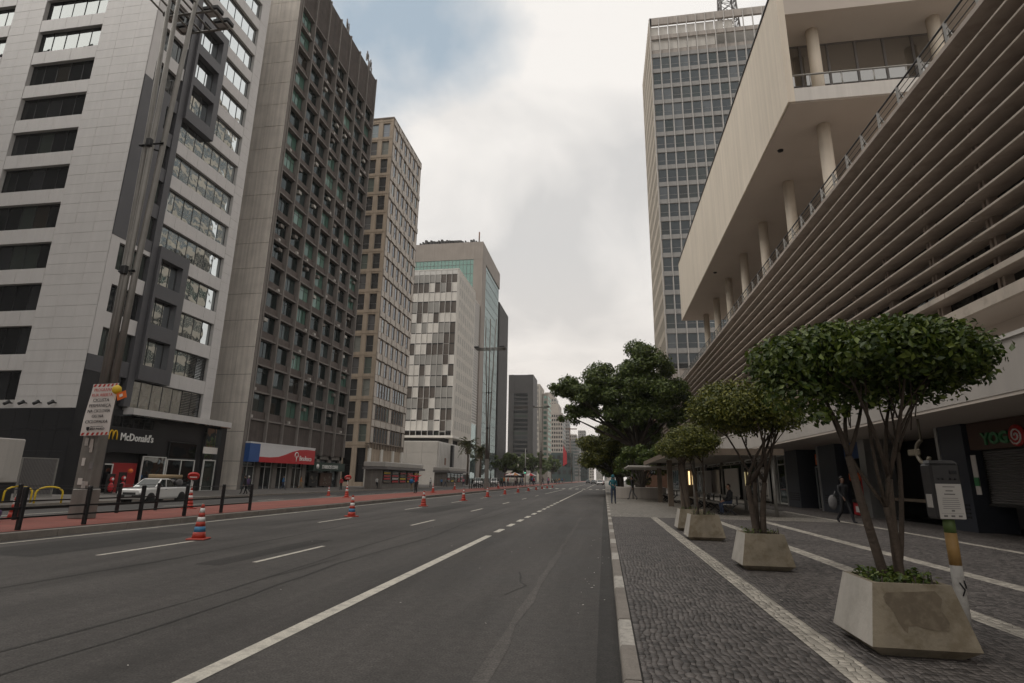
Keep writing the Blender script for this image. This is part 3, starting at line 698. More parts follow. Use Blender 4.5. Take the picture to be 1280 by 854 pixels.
# ------------------------------------------------------------------ left side: white clad office block with the burger restaurant
GZ = -0.42                     # level of the far pavement at the facades
def white_block():
    t = thing('office_building', 'white clad office block with dark grey window frames above a burger restaurant', 'building', (-50, 47, GZ))
    E = plane_map('E', -43.0); S = plane_map('S', 39.25)
    core = MB()
    core.box(-75, -43.55, 39.8, 55.2, 6.7, 76); core.box(-75, -44.3, 39.8, 57.9, GZ, 6.69); core.build('wall', M['graphite_clad'], t)
    zb = [7.3 + 3.97*k for k in range(17)]          # sills
    H = 2.55
    stuff = MB()
    # camera-facing wall: pier of cladding panels at the corner, window strips beyond
    body = MB()
    fbox(body, S, -49.15, -43.55, -0.5, -0.02, 6.6, 76)
    for k, z in enumerate(zb):
        fbox(body, S, -75, -49.15, -0.5, -0.02, z + H, z + 3.97)
        fbox(body, S, -60.6, -56.7, -0.5, -0.02, z, z + H)
    fbox(body, S, -75, -49.15, -0.5, -0.02, 6.6, 7.3)
    body.build('wall', M['white_joint'], t)
    n = 0
    panel_grid(t, S, -49.15, -43.0, 6.6, 48.3, 3, 42, M['white_clad'], 0.03, 0.02, limit=140, stuff=stuff)
    panel_grid(t, S, -49.15, -43.0, 48.3, 76, 4, 28, M['white_clad'], 0.03, 0.02, limit=0, stuff=stuff)
    for k, z in enumerate(zb):
        vis = 8.5 < z + H < 47
        panel_grid(t, S, -56.7, -49.15, z + H, z + 3.97, 5, 1, M['white_clad'], 0.03, 0.02, limit=10 if vis else 0, stuff=stuff)
        panel_grid(t, S, -75, -60.65, z + H, z + 3.97, 8, 1, M['white_clad'], 0.03, 0.02, limit=0, stuff=stuff)
        panel_grid(t, S, -60.6, -56.75, z - 1.42, z + H, 2, 4, M['white_clad'], 0.032, 0.02, limit=0, stuff=stuff)
        fwindow(t, S, -56.7, -49.15, z, z + H, M['dark_metal'], M['glass_dark'], 0.04, 0.1, 5, d=-0.42, split=True)
        fwindow(t, S, -66.0, -60.6, z, z + H, M['dark_metal'], M['glass_dark'], 0.07, 0.1, 4, d=-0.42)
    # street face
    for k, z in enumerate(zb):
        top = z + H; nz = z + 3.97
        in_low = z < 20.0; in_up = 38 < z < 50
        u0 = 44.35
        if in_low and k >= 2: u0 = 48.3
        if in_up: u0 = 48.65
        if k == 1: u0 = 48.1
        # spandrel below the next window, in panels
        s0 = 48.2 if (k in (1, 2, 3)) else (48.65 if 36.5 < top < 50 else 44.3)
        if k == 0: s0 = 48.1
        wl_ = MB(); fbox(wl_, E, s0, 53.7, -0.55, -0.02, top, nz); wl_.build('spandrel_wall', M['white_joint'], t)
        panel_grid(t, E, s0, 53.7, top, nz, max(3, int((53.7-s0)/1.55)), 1, M['white_clad'], 0.03, 0.02, limit=9 if k < 14 else 0, stuff=stuff)
        gm = M['glass_mirror']
        fwindow(t, E, 44.35 if k in (0,) else u0, 53.7, z, top, M['dark_metal'], gm, 0.05, 0.1, 7 if u0 < 46 else 4, d=-0.42, split=True)
        # narrow bay by the corner
        dark = 21.5 < z < 39.0
        if dark:
            fwindow(t, E, 42.35, 43.5, z, top, M['dark_metal'], M['glass_dark'], 0.06, 0.1, 3, d=-0.3)
            fpart('slit_window', M['glass_dark'], t, E, 40.2, 40.75, -0.05, 0.012, z + 0.5, z + 1.7)
        else:
            fwindow(t, E, 40.2, 43.6, z, top, M['dark_metal'], M['glass_dark'], 0.06, 0.1, 4, d=-0.42)
            fpart('panel', M['white_clad'], t, E, 40.2, 43.6, -0.5, 0.03, top + .01, nz - .01)
    panel_grid(t, E, 53.72, 55.2, 7.25, 74.8, 1, 60, M['white_clad'], 0.03, 0.02, limit=44, stuff=stuff)
    wl_ = MB(); fbox(wl_, E, 53.7, 55.2, -0.55, -0.02, 7.2, 76); fbox(wl_, E, 44.3, 53.7, -0.55, -0.02, 6.7, 7.3); wl_.build('wall', M['white_joint'], t)
    # dark L shaped cladding by the corner and the white corner strip
    d = MB()
    fbox(d, E, 39.28, 42.3, -0.5, 0.06, 22.2, 39.0)
    fbox(d, E, 42.3, 43.6, -0.5, 0.06, 22.2, 23.3)
    for k, z in enumerate(zb):
        if 21.5 < z < 39: fbox(d, E, 42.3, 43.6, -0.5, 0.06, z + H, min(z + 3.97, 39.0))
    d.build('dark_cladding', M['graphite_clad'], t)
    d = MB(); fbox(d, E, 39.28, 44.3, -0.5, 0.05, 9.85, 11.25); d.build('dark_band', M['graphite_clad'], t)
    # window slits in the dark corner are openings with glass
    w = MB(); fbox(w, E, 39.28, 40.2, -0.5, 0.03, 11.25, 22.2); fbox(w, E, 39.28, 40.2, -0.5, 0.03, 39.0, 76); w.build('corner_strip', M['white_clad'], t)
    v = MB(); fbox(v, E, 43.6, 44.32, -0.5, 0.16, 7.3, 76); v.build('dark_pier', M['graphite_clad'], t)
    # projecting dark frames
    def frame(z0, z1, u0, u1, wins):
        f = MB()
        zs = [z0] + [q for w_ in wins for q in w_] + [z1]
        for a, b in zip(zs[0::2], zs[1::2]): fbox(f, E, u0, u1, -0.45, 0.45, a, b)
        for a, b in wins:
            fbox(f, E, u0, u0 + 0.3, -0.45, 0.45, a, b); fbox(f, E, u1 - 0.75, u1, -0.45, 0.45, a, b)
        o = f.build('projecting_frame', M['graphite_clad'], t)
        for a, b in wins: fwindow(t, E, u0 + 0.3, u1 - 0.75, a, b, M['dark_metal'], M['glass_mirror'], 0.06, 0.1, 3, d=-0.35)
    frame(37.7, 51.2, 44.34, 48.62, [(39.0, 42.0), (43.0, 46.0), (47.2, 50.2)])
    frame(9.9, 23.2, 44.34, 48.25, [(11.3, 13.95), (15.4, 18.0), (19.35, 22.0)])
    # louvred part of the lowest windows
    lv = MB()
    for k in range(14): fbox(lv, E, 51.2, 53.6, -0.3, -0.2, 7.4 + k*0.17, 7.47 + k*0.17)
    for k in range(14): fbox(lv, E, 51.4, 53.6, -0.3, -0.2, 11.4 + k*0.17, 11.47 + k*0.17)
    lv.build('louvre', M['dark_metal'], t)
    # dark ground floors
    g = MB()
    fbox(g, S, -75, -43.6, -0.5, -0.02, GZ, 6.6); g.build('wall', M['black_joint'], t)
    panel_grid(t, S, -58.8, -43.02, GZ, 6.55, 11, 4, M['black_tile'], 0.03, 0.03, limit=60, stuff=None)
    g = MB()
    fbox(g, E, 39.25, 43.0, -0.5, 0.0, GZ, 9.85)
    fbox(g, E, 43.0, 58.0, -1.5, -0.3, 5.9, 7.0)
    fbox(g, E, 43.0, 47.8, -1.2, 0.02, 3.2, 5.4); fbox(g, E, 47.8, 50.2, -1.2, -0.3, GZ, 5.9)
    fbox(g, E, 54.3, 55.2, -1.2, -0.3, GZ, 5.9); fbox(g, E, 50.2, 54.3, -1.2, -0.3, 4.6, 5.9)
    fbox(g, E, 42.0, 42.5, -1.2, -0.1, GZ, 3.2)
    g.build('shopfront_wall', M['black_tile'], t)
    c = MB(); fbox(c, E, 44.2, 58.0, -0.3, 0.8, 6.62, 7.2); c.build('canopy', M['white_clad'], t)
    c = MB(); fbox(c, E, 44.25, 57.95, -0.3, 0.75, 6.5, 6.615); c.build('canopy_soffit', M['glass_mirror'], t)
    # shop windows and doors
    fwindow(t, E, 43.0, 47.8, 5.42, 6.45, M['dark_metal'], M['glass_dark'], 0.05, 0.1, 4, d=-0.2)
    fwindow(t, E, 50.3, 54.2, GZ, 2.85, M['alu_white'], M['glass_dark'], 0.1, 0.12, 2, d=-0.3)
    fwindow(t, E, 50.3, 54.2, 2.9, 4.55, M['dark_metal'], M['glass_dark'], 0.08, 0.1, 1, d=-0.3)
    fwindow(t, E, 55.3, 57.2, GZ, 2.95, M['alu_white'], M['glass_dark'], 0.12, 0.12, 1, d=-0.1)
    fwindow(t, E, 55.2, 57.8, 3.0, 6.4, M['dark_metal'], M['glass_mirror'], 0.06, 0.1, 2, d=-0.1, mid=0.5)
    fwindow(t, E, 47.2, 50.1, 0.6, 3.0, M['alu_white'], M['glass_mirror'], 0.08, 0.12, 1, d=-0.25)
    fwindow(t, E, 42.5, 44.2, GZ, 2.2, M['alu_white'], M['glass_dark'], 0.1, 0.12, 1, d=-0.4)
    fpart('door', M['door_red'], t, E, 44.3, 47.0, -0.6, -0.5, GZ, 2.3)
    fpart('step', M['concrete'], t, E, 42.0, 47.5, -0.4, 0.3, GZ - 0.05, GZ + 0.12)
    r = MB(); fbox(r, E, 57.2, 58.0, -0.5, 0.3, GZ, 6.5); r.build('pier', M['black_tile'], t)
    stuff.build('cladding', M['white_clad'], t)['kind'] = 'stuff'
    # restaurant sign: two arches and the name
    sg = MB()
    def arch(cx):
        pts = []
        for k in range(15):
            a = PI*k/14; pts.append((-42.93, cx - 0.21*math.cos(a), 4.28 + 0.80*math.sin(a)**0.75))
        return pts
    sg.path(arch(43.02), 0.06, 6); sg.path(arch(43.44), 0.06, 6)
    tag(sg.build('logo_sign', M['arch_yellow'], loc=(-42.9, 43.2, 4.25)), 'yellow double arch logo on the black shop wall', 'logo')
    s = thing('shop_sign', 'white lettering of the restaurant name on the black wall beside the yellow arches', 'sign', (-42.95, 45.8, 4.2))
    lettering("McDonald's", s, M['letter_white'], (-42.93, 44.0, 4.28), (0, 1, 0), 0.95, 0.06, 0.012, width=3.75)
    # spotlights on the white wall
    for k in range(4):
        x = -49.3 + 1.45*k
        sp = MB(); sp.path([(x, 39.2, 7.0), (x, 38.85, 7.0)], 0.05, 6); sp.path([(x, 38.95, 7.12), (x - .1, 38.6, 6.85)], [0.16, 0.13], 8)
        sp.build('spotlight', M['dark_metal'], t)
    for k in range(3):
        b = MB(); fbox(b, E, 54.9, 57.3, 0.02, 0.05, 3.6, 4.3) if k == 0 else None
        if k == 0: b.build('notice_board', M['sign_white'], t)
    return t
white_block()
# ------------------------------------------------------------------ dark concrete grid tower with the bank
def grid_tower():
    t = thing('office_tower', 'dark brown concrete grid tower with a bank branch at street level', 'building', (-50, 75, GZ))
    E = plane_map('E', -43.0); S = plane_map('S', 61.5)
    zs = [8.1 + 3.455*k for k in range(19)]; us = [62.3 + 3.76*k for k in range(8)]
    b = MB(); fbox(b, E, 61.9, 88.9, -14, -1.55, GZ, 78.3); b.build('wall', M['concrete_dark'], t)
    # end wall: big concrete slabs with recessed joints
    b = MB(); fbox(b, S, -53, -43.4, -0.4, -0.03, GZ, 78.3); b.build('end_wall', M['concrete_dark'], t)
    for k in range(23):
        z0 = max(GZ, -0.55 + 3.53*(k-0)); z1 = min(78.3, -0.55 + 3.53*(k+1))
        if z1 - z0 > 0.3:
            fpart('concrete_panel', M['end_concrete'], t, S, -46.0, -43.02, -0.03, 0.05, z0 + .03, z1 - .03)
            fpart('concrete_panel', M['end_concrete'], t, S, -53, -46.03, -0.03, 0.05, z0 + .03, z1 - .03)
    fpart('corner_pier', M['concrete_dark'], t, E, 61.5, 62.12, -0.4, 0.0, GZ, 78.3)
    for i, u in enumerate(us): fpart('fin', M['fin_concrete'], t, E, u - 0.11, u + 0.11, -1.55, 0.06, 4.4, 78.3)
    for k, z in enumerate(zs):
        for i in range(7): fpart('ledge', M['fin_concrete'], t, E, us[i] + .11, us[i+1] - .11, -1.55, -0.12, z, z + 0.2)
    for k in range(18):
        for i in range(7):
            a, c = us[i] + 0.11, us[i+1] - 0.11; z = zs[k]
            fpart('spandrel', M['spandrel_dark'], t, E, a, c, -0.75, -0.42 + random.choice((0, .01)), z + 0.2, z + 1.15)
            fwindow(t, E, a, c, z + 1.15, z + 3.45, M['dark_metal'], M['glass_curtain'], 0.07, 0.08, random.choice((3, 3, 4)), d=-0.72 - .1*random.random(), mid=random.choice((None, 0.7)))
            if random.random() < 0.3:
                q = random.uniform(a + .2, c - 1.0)
                fpart('air_conditioner', M['blind'] if random.random() < .4 else M['concrete_dark'], t, E, q, q + 0.75, -0.72, -0.3, z + 2.5, z + 2.95)
            if random.random() < 0.2:
                q = random.uniform(a + .1, c - .5)
                fpart('air_conditioner', M['kiosk_white'], t, E, q, q + 0.4, -0.41, -0.1, z + 0.24, z + 0.6)
    # blank band at the top and the fluted band over the shops
    for i in range(7):
        rb = MB(); a, c = us[i] + .13, us[i+1] - .13
        fbox(rb, E, a, c, -1.5, -0.25, 70.55, 78.3)
        for q in range(20): uu = a + (c-a)*(q+.5)/20; fbox(rb, E, uu - .05, uu + .05, -0.25, -0.2, 70.6, 78.25)
        rb.build('ribbed_panel', M['spandrel_dark'], t)
        rb = MB(); fbox(rb, E, a, c, -1.5, -0.35, 4.5, 8.05)
        for q in range(18): uu = a + (c-a)*(q+.5)/18; fbox(rb, E, uu - .06, uu + .06, -0.35, -0.28, 4.52, 8.0)
        rb.build('ribbed_panel', M['spandrel_dark'], t)
    # ground floor
    g = MB()
    for i in range(8): fbox(g, E, us[i] - .45, us[i] + .45, -1.6, -0.5, GZ, 4.5)
    fbox(g, E, 62.2, 88.9, -1.6, -0.5, 3.9, 4.5); g.build('pillar_wall', M['concrete_dark'], t)
    for i in range(7): fwindow(t, E, us[i] + .45, us[i+1] - .45, GZ, 3.8, M['alu_white'] if i < 4 else M['dark_metal'], M['glass_grey'], 0.09, 0.1, 2, d=-0.9, mid=0.68)
    # aerials on the roof
    for y in (78.2, 86.8, 88.2, 71.3):
        a = MB()
        h = random.uniform(3.6, 5.0); a.path([(-44.2, y, 78.2), (-44.2, y, 78.3 + h)], 0.07, 6)
        for q in range(5):
            yy = y + random.uniform(-.8, .8); zz = 79.5 + random.uniform(0, h - 1.6)
            a.box(-44.45, -44.3, yy - .12, yy + .12, zz, zz + 1.5); a.path([(-44.2, y, zz + .7), (-44.35, yy, zz + .7)], 0.04, 4)
        a.build('roof_aerial', M['gate_grey'], t)
    # bank sign: blue end, white field, red wave
    s = thing('bank_sign', 'red white and blue bank fascia sign over the ground floor of the dark tower', 'sign', (-42.6, 70, 3.0))
    X0 = -42.35
    s1 = MB(); s1.box(-43.2, X0, 62.15, 77.8, 3.0, 5.18); s1.build('fascia', M['bank_white'], s)
    s1 = MB(); s1.box(-43.25, X0 + .03, 62.1, 77.85, 5.18, 5.36); s1.build('cap_rail', M['bank_white'], s)
    s1 = MB(); s1.box(-43.2, X0 + .02, 62.10, 64.2, 2.97, 5.18); s1.build('blue_panel', M['bank_blue'], s)
    pr = [(64.2, 2.97), (77.82, 2.97), (77.82, 5.0), (75.5, 5.02), (73.5, 4.9), (71.6, 4.55), (70, 4.1), (68.4, 3.75), (66.5, 3.62), (64.2, 3.62)]
    s1 = MB(); s1.prism([(X0, u, z) for u, z in pr], (0.025, 0, 0)); s1.build('red_wave', M['bank_red'], s)
    lettering('Bradesco', s, M['letter_white'], (X0 + 0.04, 73.55, 3.45), (0, 1, 0), 0.95, 0.04, 0.01, width=3.3)
    lg = MB()
    lg.path([(X0 + .05, 72.75, 3.3), (X0 + .05, 72.8, 4.0)], 0.06, 5)
    lg.path([(X0 + .05, 72.75 + 0.42*math.cos(a), 4.15 + 0.36*math.sin(a)) for a in [PI*(-.25 + 1.5*k/10) for k in range(11)]], 0.08, 5)
    lg.build('tree_logo', M['letter_white'], s)
    s = thing('coffee_sign', 'dark green coffee shop fascia with white lettering beside the red bank sign', 'sign', (-42.7, 83, 2.2))
    s1 = MB(); s1.box(-43.4, -42.6, 78.3, 88.5, 2.15, 3.4); s1.build('fascia', M['coffee_green'], s)
    lettering('STARBUCKS COFFEE', s, M['letter_white'], (-42.57, 80.8, 2.5), (0, 1, 0), 0.75, 0.04, 0.01, width=5.2)
    s1 = MB(); s1.path([(-42.6, 79.4, 2.78), (-42.5, 79.4, 2.78)], 0.36, 14); s1.build('round_logo', M['letter_white'], s)
    # posters beside the coffee shop
    for (u0, u1, m_) in ((78.6, 81.2, 'shop_dark'), (82.0, 85.6, 'shop_brown')):
        p = MB(); p.box(-43.5, -43.3, u0, u1, GZ + .3, 1.9, 0)
        for k in range(10):
            uu = random.uniform(u0 + .2, u1 - .5); zz = random.uniform(0.1, 1.4)
            p.box(-43.31, -43.27, uu, uu + random.uniform(.1, .45), zz, zz + random.uniform(.1, .35), 1)
        tag(p.build('poster_window', [M[m_], M['letter_gold']], loc=(-43.4, u0, GZ)), 'dark shop window with pale graphics under the green sign' if u0 < 80 else 'brown lit shop window with warm pictures under the green sign', 'shop window')
    return t
grid_tower()
# ------------------------------------------------------------------ tan stone tower
def tan_tower():
    t = thing('office_tower', 'tan stone tower with grey panelled street face behind the dark grid tower', 'building', (-50, 107, GZ))
    E = plane_map('E', -43.0); S = plane_map('S', 98.5)
    b = MB(); b.box(-60, -43.35, 98.9, 116.9, 4, 76.6); b.build('wall', M['tan_stone'], t)
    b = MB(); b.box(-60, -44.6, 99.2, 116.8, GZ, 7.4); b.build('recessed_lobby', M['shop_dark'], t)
    zs = [7.7 + 4.3*k for k in range(17)]
    # camera-facing wall in stone with two columns of windows
    w = MB()
    for (u0, u1) in ((-60, -48.0), (-46.35, -45.35), (-43.75, -43.0)): fbox(w, S, u0, u1, -0.45, 0, GZ if u0 < -44 else 7.5, 76.6)
    for k in range(17):
        z = zs[k]
        for (u0, u1) in ((-48.0, -46.35), (-45.35, -43.75)):
            if z + 3.3 > 76.5: continue
            fbox(w, S, u0, u1, -0.45, -0.02, z + 3.3, min(76.6, z + 4.3))
            fwindow(t, S, u0, u1, z, z + 3.3, M['alu'], M['glass_tan'], 0.06, 0.08, 1, d=-0.35, mid=0.38)
    for (u0, u1) in ((-48.0, -46.35), (-45.35, -43.75)):
        fbox(w, S, u0, u1, -0.45, -0.02, 6.6, 7.7)
        fwindow(t, S, u0, u1, 0.4, 6.6, M['dark_metal'], M['glass_dark'], 0.06, 0.08, 1, d=-0.35, mid=0.5)
    fbox(w, S, -48, -43.75, -0.45, -0.02, GZ, 0.4)
    w.build('stone_wall', M['tan_stone'], t)
    for k in range(17): fpart('ledge', M['tan_stone'], t, S, -50, -43.0, 0.0, 0.05, zs[k] - 0.62, zs[k] - 0.5)
    # street face: alternating windows and grey panels, with small projecting shelf panels between floors
    n = 13; us = [98.7 + 18.1*i/n for i in range(n+1)]
    for k in range(16):
        z = zs[k]
        for i in range(n):
            a, c = us[i] + .06, us[i+1] - .06
            if (i % 2 == 1) or (k < 3 and i % 3 != 0): fwindow(t, E, a, c, z, z + 2.75, M['tan_rib'], M['glass_tan'], 0.08, 0.1, 1, d=-0.15, mid=random.choice((None, None, .45)))
            else: fpart('panel', M['tan_grey_panel'], t, E, a, c, -0.3, -0.02 + random.choice((0, .02)), z, z + 2.75)
            fpart('shelf_panel', M['tan_grey_panel'], t, E, a, c, -0.3, 0.10 + (0.12 if (i + k) % 2 else 0.0), z + 2.95, z + 4.15)
    r = MB()
    for u in us: fbox(r, E, u - .06, u + .06, -0.35, 0.03, 6.5, 76.6)
    for k in range(17): fbox(r, E, 98.55, 116.9, -0.35, 0.0, zs[k] - 0.16, zs[k] + 0.0)
    r.build('ribs', M['tan_rib'], t)
    for u in (99.4, 105.2, 111.2, 116.3): fpart('column', M['ivory_panel'], t, E, u - .45, u + .45, -0.9, -0.02, GZ, 6.6)
    cap = MB(); cap.box(-60.1, -42.9, 98.4, 117.0, 76.6, 76.9); cap.build('coping', M['tan_rib'], t)
tan_tower()
# ------------------------------------------------------------------ ivory and brown panel block on a ribbed podium
def panel_block():
    t = thing('office_building', 'ivory and brown panel office block raised over a ribbed white podium', 'building', (-50, 167, GZ))
    S = plane_map('S', 156.0); E = plane_map('E', -43.0)
    b = MB(); b.box(-66, -43.3, 156.3, 179.0, 13.2, 64.2); b.build('wall', M['ribbed_white'], t)
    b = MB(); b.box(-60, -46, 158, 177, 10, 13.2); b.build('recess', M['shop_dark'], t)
    rng = random.Random(11)
    us = [-43.35 - 1.78*i for i in range(9)]
    rows = [(14.6, 17.4), (17.75, 20.8), (21.1, 24.0), (24.3, 27.3), (27.65, 30.7), (30.95, 34.1), (34.3, 37.1), (37.35, 40.5), (40.8, 43.8), (44.05, 47.1), (47.35, 50.2), (50.45, 53.8), (54.05, 56.8), (57.05, 60.0), (60.2, 62.7)]
    PAT = ['IIIIGIBG', 'GIBGBIBB', 'GGBBIGGG', 'BIBBBGGG', 'IIGIGGBI', 'IIBIGGIB', 'IGGGGGBI', 'BIIBBBBB', 'IIIIGGBB', 'GIGIIGGB', 'IBIIBIII', 'GBBGGBBB', 'IIIIIIII', 'BBBIBGBI', 'GGGGGBBB']
    for r, (z0, z1) in enumerate(rows):
        for i in range(8):
            m_ = {'I': 'ivory_panel', 'G': 'grey_panel', 'B': 'brown_panel'}[PAT[r][7 - i]]
            fpart('panel', M[m_], t, S, us[i+1] + .06, us[i] - .06, -0.3, -0.02 if m_ != 'brown_panel' else -0.12, z0, z1)
            if PAT[r][7 - i] != 'B' or rng.random() < .4: fpart('sill_opening', M['sign_black'], t, S, us[i+1] + .06, us[i] - .06, -0.3, -0.08, z0 - 0.34, z0)
    for i in range(8): fwindow(t, S, us[i+1] + .06, us[i] - .06, 13.3, 14.2, M['dark_metal'], M['glass_dark'], .05, .08, 1, d=-.2)
    mu = MB()
    for u in us: fbox(mu, S, u - .055, u + .055, -0.3, 0.14, 13.2, 64.2)
    fbox(mu, S, us[-1], -43.3, -0.3, 0.02, 62.75, 64.2)
    mu.build('mullions', M['alu_white'], t)
    # side street face: white wall with tall slits
    sl = MB(); fbox(sl, E, 156.0, 179.0, -0.35, 0.0, 13.0, 64.2); sl.build('street_wall', M['ivory_panel'], t)
    for k in range(13):
        for i in range(8):
            fpart('slit_window', M['glass_grey'], t, E, 158.2 + 2.6*i, 159.2 + 2.6*i, -0.1, 0.03, 15.2 + 3.75*k, 17.6 + 3.75*k)
    rb = MB()
    for i in range(17): fbox(rb, E, 157.0 + 1.3*i, 157.25 + 1.3*i, 0, 0.15, 13.2, 63.9)
    rb.build('ribs', M['ivory_panel'], t)
    sb = MB(); sb.box(-62, -42.7, 155.6, 179.4, 12.6, 13.2); sb.build('soffit_slab', M['ivory_panel'], t)
    for u in (160, 170, 177): fpart('column', M['ivory_panel'], t, E, u - .4, u + .4, -2.0, -1.0, 9, 12.6)
    cap = MB(); cap.box(-62, -42.9, 155.9, 179.1, 64.2, 64.5); cap.build('coping', M['ivory_panel'], t)
    # podium in front
    p = thing('podium_building', 'low windowless podium with tiled end and ribbed white street wall', 'building', (-46, 155, GZ))
    b = MB(); b.box(-60, -41.6, 137.8, 172.0, GZ, 10.45); b.build('wall', M['ribbed_white'], p)
    for j in range(4):
        for i in range(4): part('tile', M['tile_grey'], p, -58 + 4.1*i, -53.95 + 4.1*i, 137.66, 137.8, GZ + .1 + 2.65*j, GZ + 2.7 + 2.65*j)
    for i in range(26): part('rib', M['ribbed_white'], p, -41.6, -41.25, 138.0 + 1.31*i, 138.65 + 1.31*i, 2.4, 10.3)
    b = MB(); b.box(-41.62, -40.6, 148.6, 150.2, GZ, 10.0); b.build('dark_post', M['sign_black'], p)
    b = MB(); b.box(-41.25, -41.18, 143.2, 144.4, 4.6, 6.4); b.build('orange_sign', M['brick_wall'], p)
    b = MB(); b.box(-41.6, -41.3, 138.0, 171.8, GZ, 2.4); b.build('shopfront', M['shop_dark'], p)
panel_block()
# ------------------------------------------------------------------ green glass tower in a concrete frame, dark slab next to it
def green_tower():
    t = thing('office_tower', 'pinkish concrete tower framing pale green glass behind the panel block', 'building', (-55, 205, GZ))
    b = MB(); b.box(-75, -43.3, 188, 222, GZ, 87.5); b.build('wall', M['pink_concrete'], t)
    g = MB(); g.box(-74, -46.2, 187.6, 188.0, GZ, 80.6); g.build('glass_wall', M['glass_green'], t)
    g = MB(); g.box(-43.3, -42.95, 193.5, 221.0, GZ, 80.5); g.build('glass_wall', M['glass_bluish'], t)
    fpart('corner_pier', M['pink_concrete'], t, plane_map('E', -43.0), 187.4, 193.5, -3.2, 0.25, GZ, 87.5)
    b = MB(); b.box(-75, -42.7, 187.35, 222, 80.6, 87.5); b.build('parapet_band', M['pink_concrete'], t)
    mu = MB()
    for k in range(20): x = -74 + 1.4*k; mu.box(x - .05, x + .05, 187.5, 187.62, GZ, 80.6)
    for k in range(22): z = 3 + 3.6*k; mu.box(-74, -46.2, 187.52, 187.62, z - .05, z + .05); mu.box(-42.97, -42.88, 193.5, 221, z - .05, z + .05)
    for k in range(14): y = 194.5 + 2*k; mu.box(-42.97, -42.87, y - .05, y + .05, GZ, 80.5)
    mu.build('mullions', M['gate_grey'], t)
    r = MB()
    r.box(-66, -52, 189, 200, 87.5, 89.3)
    for k in range(22): x = -68 + 1.05*k; r.box(x, x + random.uniform(.3, .9), 188.4, 190, 87.5, 88.2 + random.uniform(0, 1.6))
    r.build('roof_plant', M['dark_stone'], t)
    r = MB(); r.path([(-44.6, 188.6, 87.5), (-44.6, 188.6, 92)], 0.25, 6); r.build('mast', M['brick_wall'], t)
    t = thing('office_building', 'narrow louvred grey blue infill between the panel block and the green tower', 'building', (-46, 184, GZ))
    b = MB(); b.box(-60, -43.4, 179.5, 187.3, GZ, 62); b.build('wall', M['grey_panel'], t)
    r = MB()
    for k in range(46): r.box(-43.4, -43.2, 179.6, 187.2, 19 + .95*k, 19.55 + .95*k)
    r.build('louvres', M['ribbed_white'], t)
    b = MB(); b.box(-43.4, -43.1, 179.6, 187.2, GZ, 19); b.build('glass_wall', M['glass_bluish'], t)
    t = thing('office_tower', 'slim dark slab tower rising beyond the green glass tower', 'building', (-50, 233, GZ))
    b = MB(); b.box(-70, -43.0, 223.5, 246, GZ, 75.5); b.build('wall', M['dark_stone'], t)
    r = MB()
    for k in range(22): r.box(-43.0, -42.8, 224 + k, 224.4 + k, GZ, 75)
    r.build('fins', M['totem_grey'], t)
green_tower()
# ------------------------------------------------------------------ far buildings along the left side
def far_block(name, label, x0, x1, y0, y1, h, wallm, winm, floors, cols_s, cols_e=0, band=False, zs0=4.0, crown=0.0, base=None):
    t = thing(name, label, 'building', ((x0+x1)/2, (y0+y1)/2, GZ))
    b = MB(); b.box(x0, x1, y0, y1, GZ, h); b.build('wall', M[wallm], t)
    fh = (h - zs0 - 1.0)/floors
    S = plane_map('S', y0); E = plane_map('E', x1)
    for k in range(floors):
        z = zs0 + fh*k
        if band: fpart('window', M[winm], t, S, x0 + .6, x1 - .6, -0.2, 0.06, z + fh*.25, z + fh*.85)
        else:
            cw = (x1-x0)/cols_s
            for i in range(cols_s): fpart('window', M[winm], t, S, x0 + cw*(i+.2), x0 + cw*(i+.8), -0.2, 0.06, z + fh*.25, z + fh*.8)
        if cols_e:
            cw = (y1-y0)/cols_e
            for i in range(cols_e): fpart('window', M[winm], t, E, y0 + cw*(i+.2), y0 + cw*(i+.8), -0.2, 0.06, z + fh*.25, z + fh*.8)
    if crown: b = MB(); b.box(x0 + (x1-x0)*.2, x1 - (x1-x0)*.25, y0 + 2, y1 - 2, h, h + crown); b.build('roof_house', M[wallm], t)
    return t
t = far_block('office_tower', 'dark brown banded office tower with solid side piers beyond the slim dark slab', -59.0, -43.2, 345, 366, 66, 'dark_stone', 'glass_grey', 22, 8, 0, True, 6)
for x in (-59.0, -46.6): part('pier', M['dark_stone'], t, x, x + 3.4, 344.2, 345, GZ, 66)
part('blank_band', M['dark_stone'], t, -55.6, -46.6, 344.5, 345, 54, 65.5)
far_block('office_building', 'pale low block with two dark window strips under the dark banded tower', -60, -44, 318, 340, 13.5, 'cream_wall', 'glass_dark', 3, 1, 0, True, 1)
far_block('apartment_tower', 'plain cream tower seen edge on past the dark banded tower', -56, -46.3, 410, 440, 71, 'cream_wall', 'far_grey', 16, 2, 0, False, 6)
far_block('office_tower', 'slim pale tower with a strip of blue green glazing on its face', -46.0, -41.9, 425, 452, 66, 'far_wall', 'glass_green', 15, 1, 6, False, 6)
t = far_block('apartment_tower', 'stepped pinkish apartment block with rows of windows in the far left distance', -52, -37.5, 520, 560, 62, 'far_wall', 'glass_grey', 14, 7, 6, False, 6, 9)
t = far_block('office_block', 'low teal netted block with a red banner in the far left distance', -44, -25.5, 470, 500, 23, 'netting', 'shop_dark', 3, 4, 3, False, 4)
b = MB(); b.prism([(-33.5, 469, 12), (-30.2, 469, 14), (-30.4, 469, 23), (-33.3, 469, 29)], (0, .6, 0)); b.build('red_banner', M['redcloth'], t)
far_block('apartment_tower', 'pale grey tower with horizontal bands closing the view on the left', -36, -26, 620, 650, 44, 'far_grey', 'glass_bluish', 11, 1, 5, True, 4)
far_block('office_block', 'small dark block beside the pale grey far tower', -28, -18, 640, 690, 15, 'netting', 'shop_dark', 3, 3, 3, False, 3)
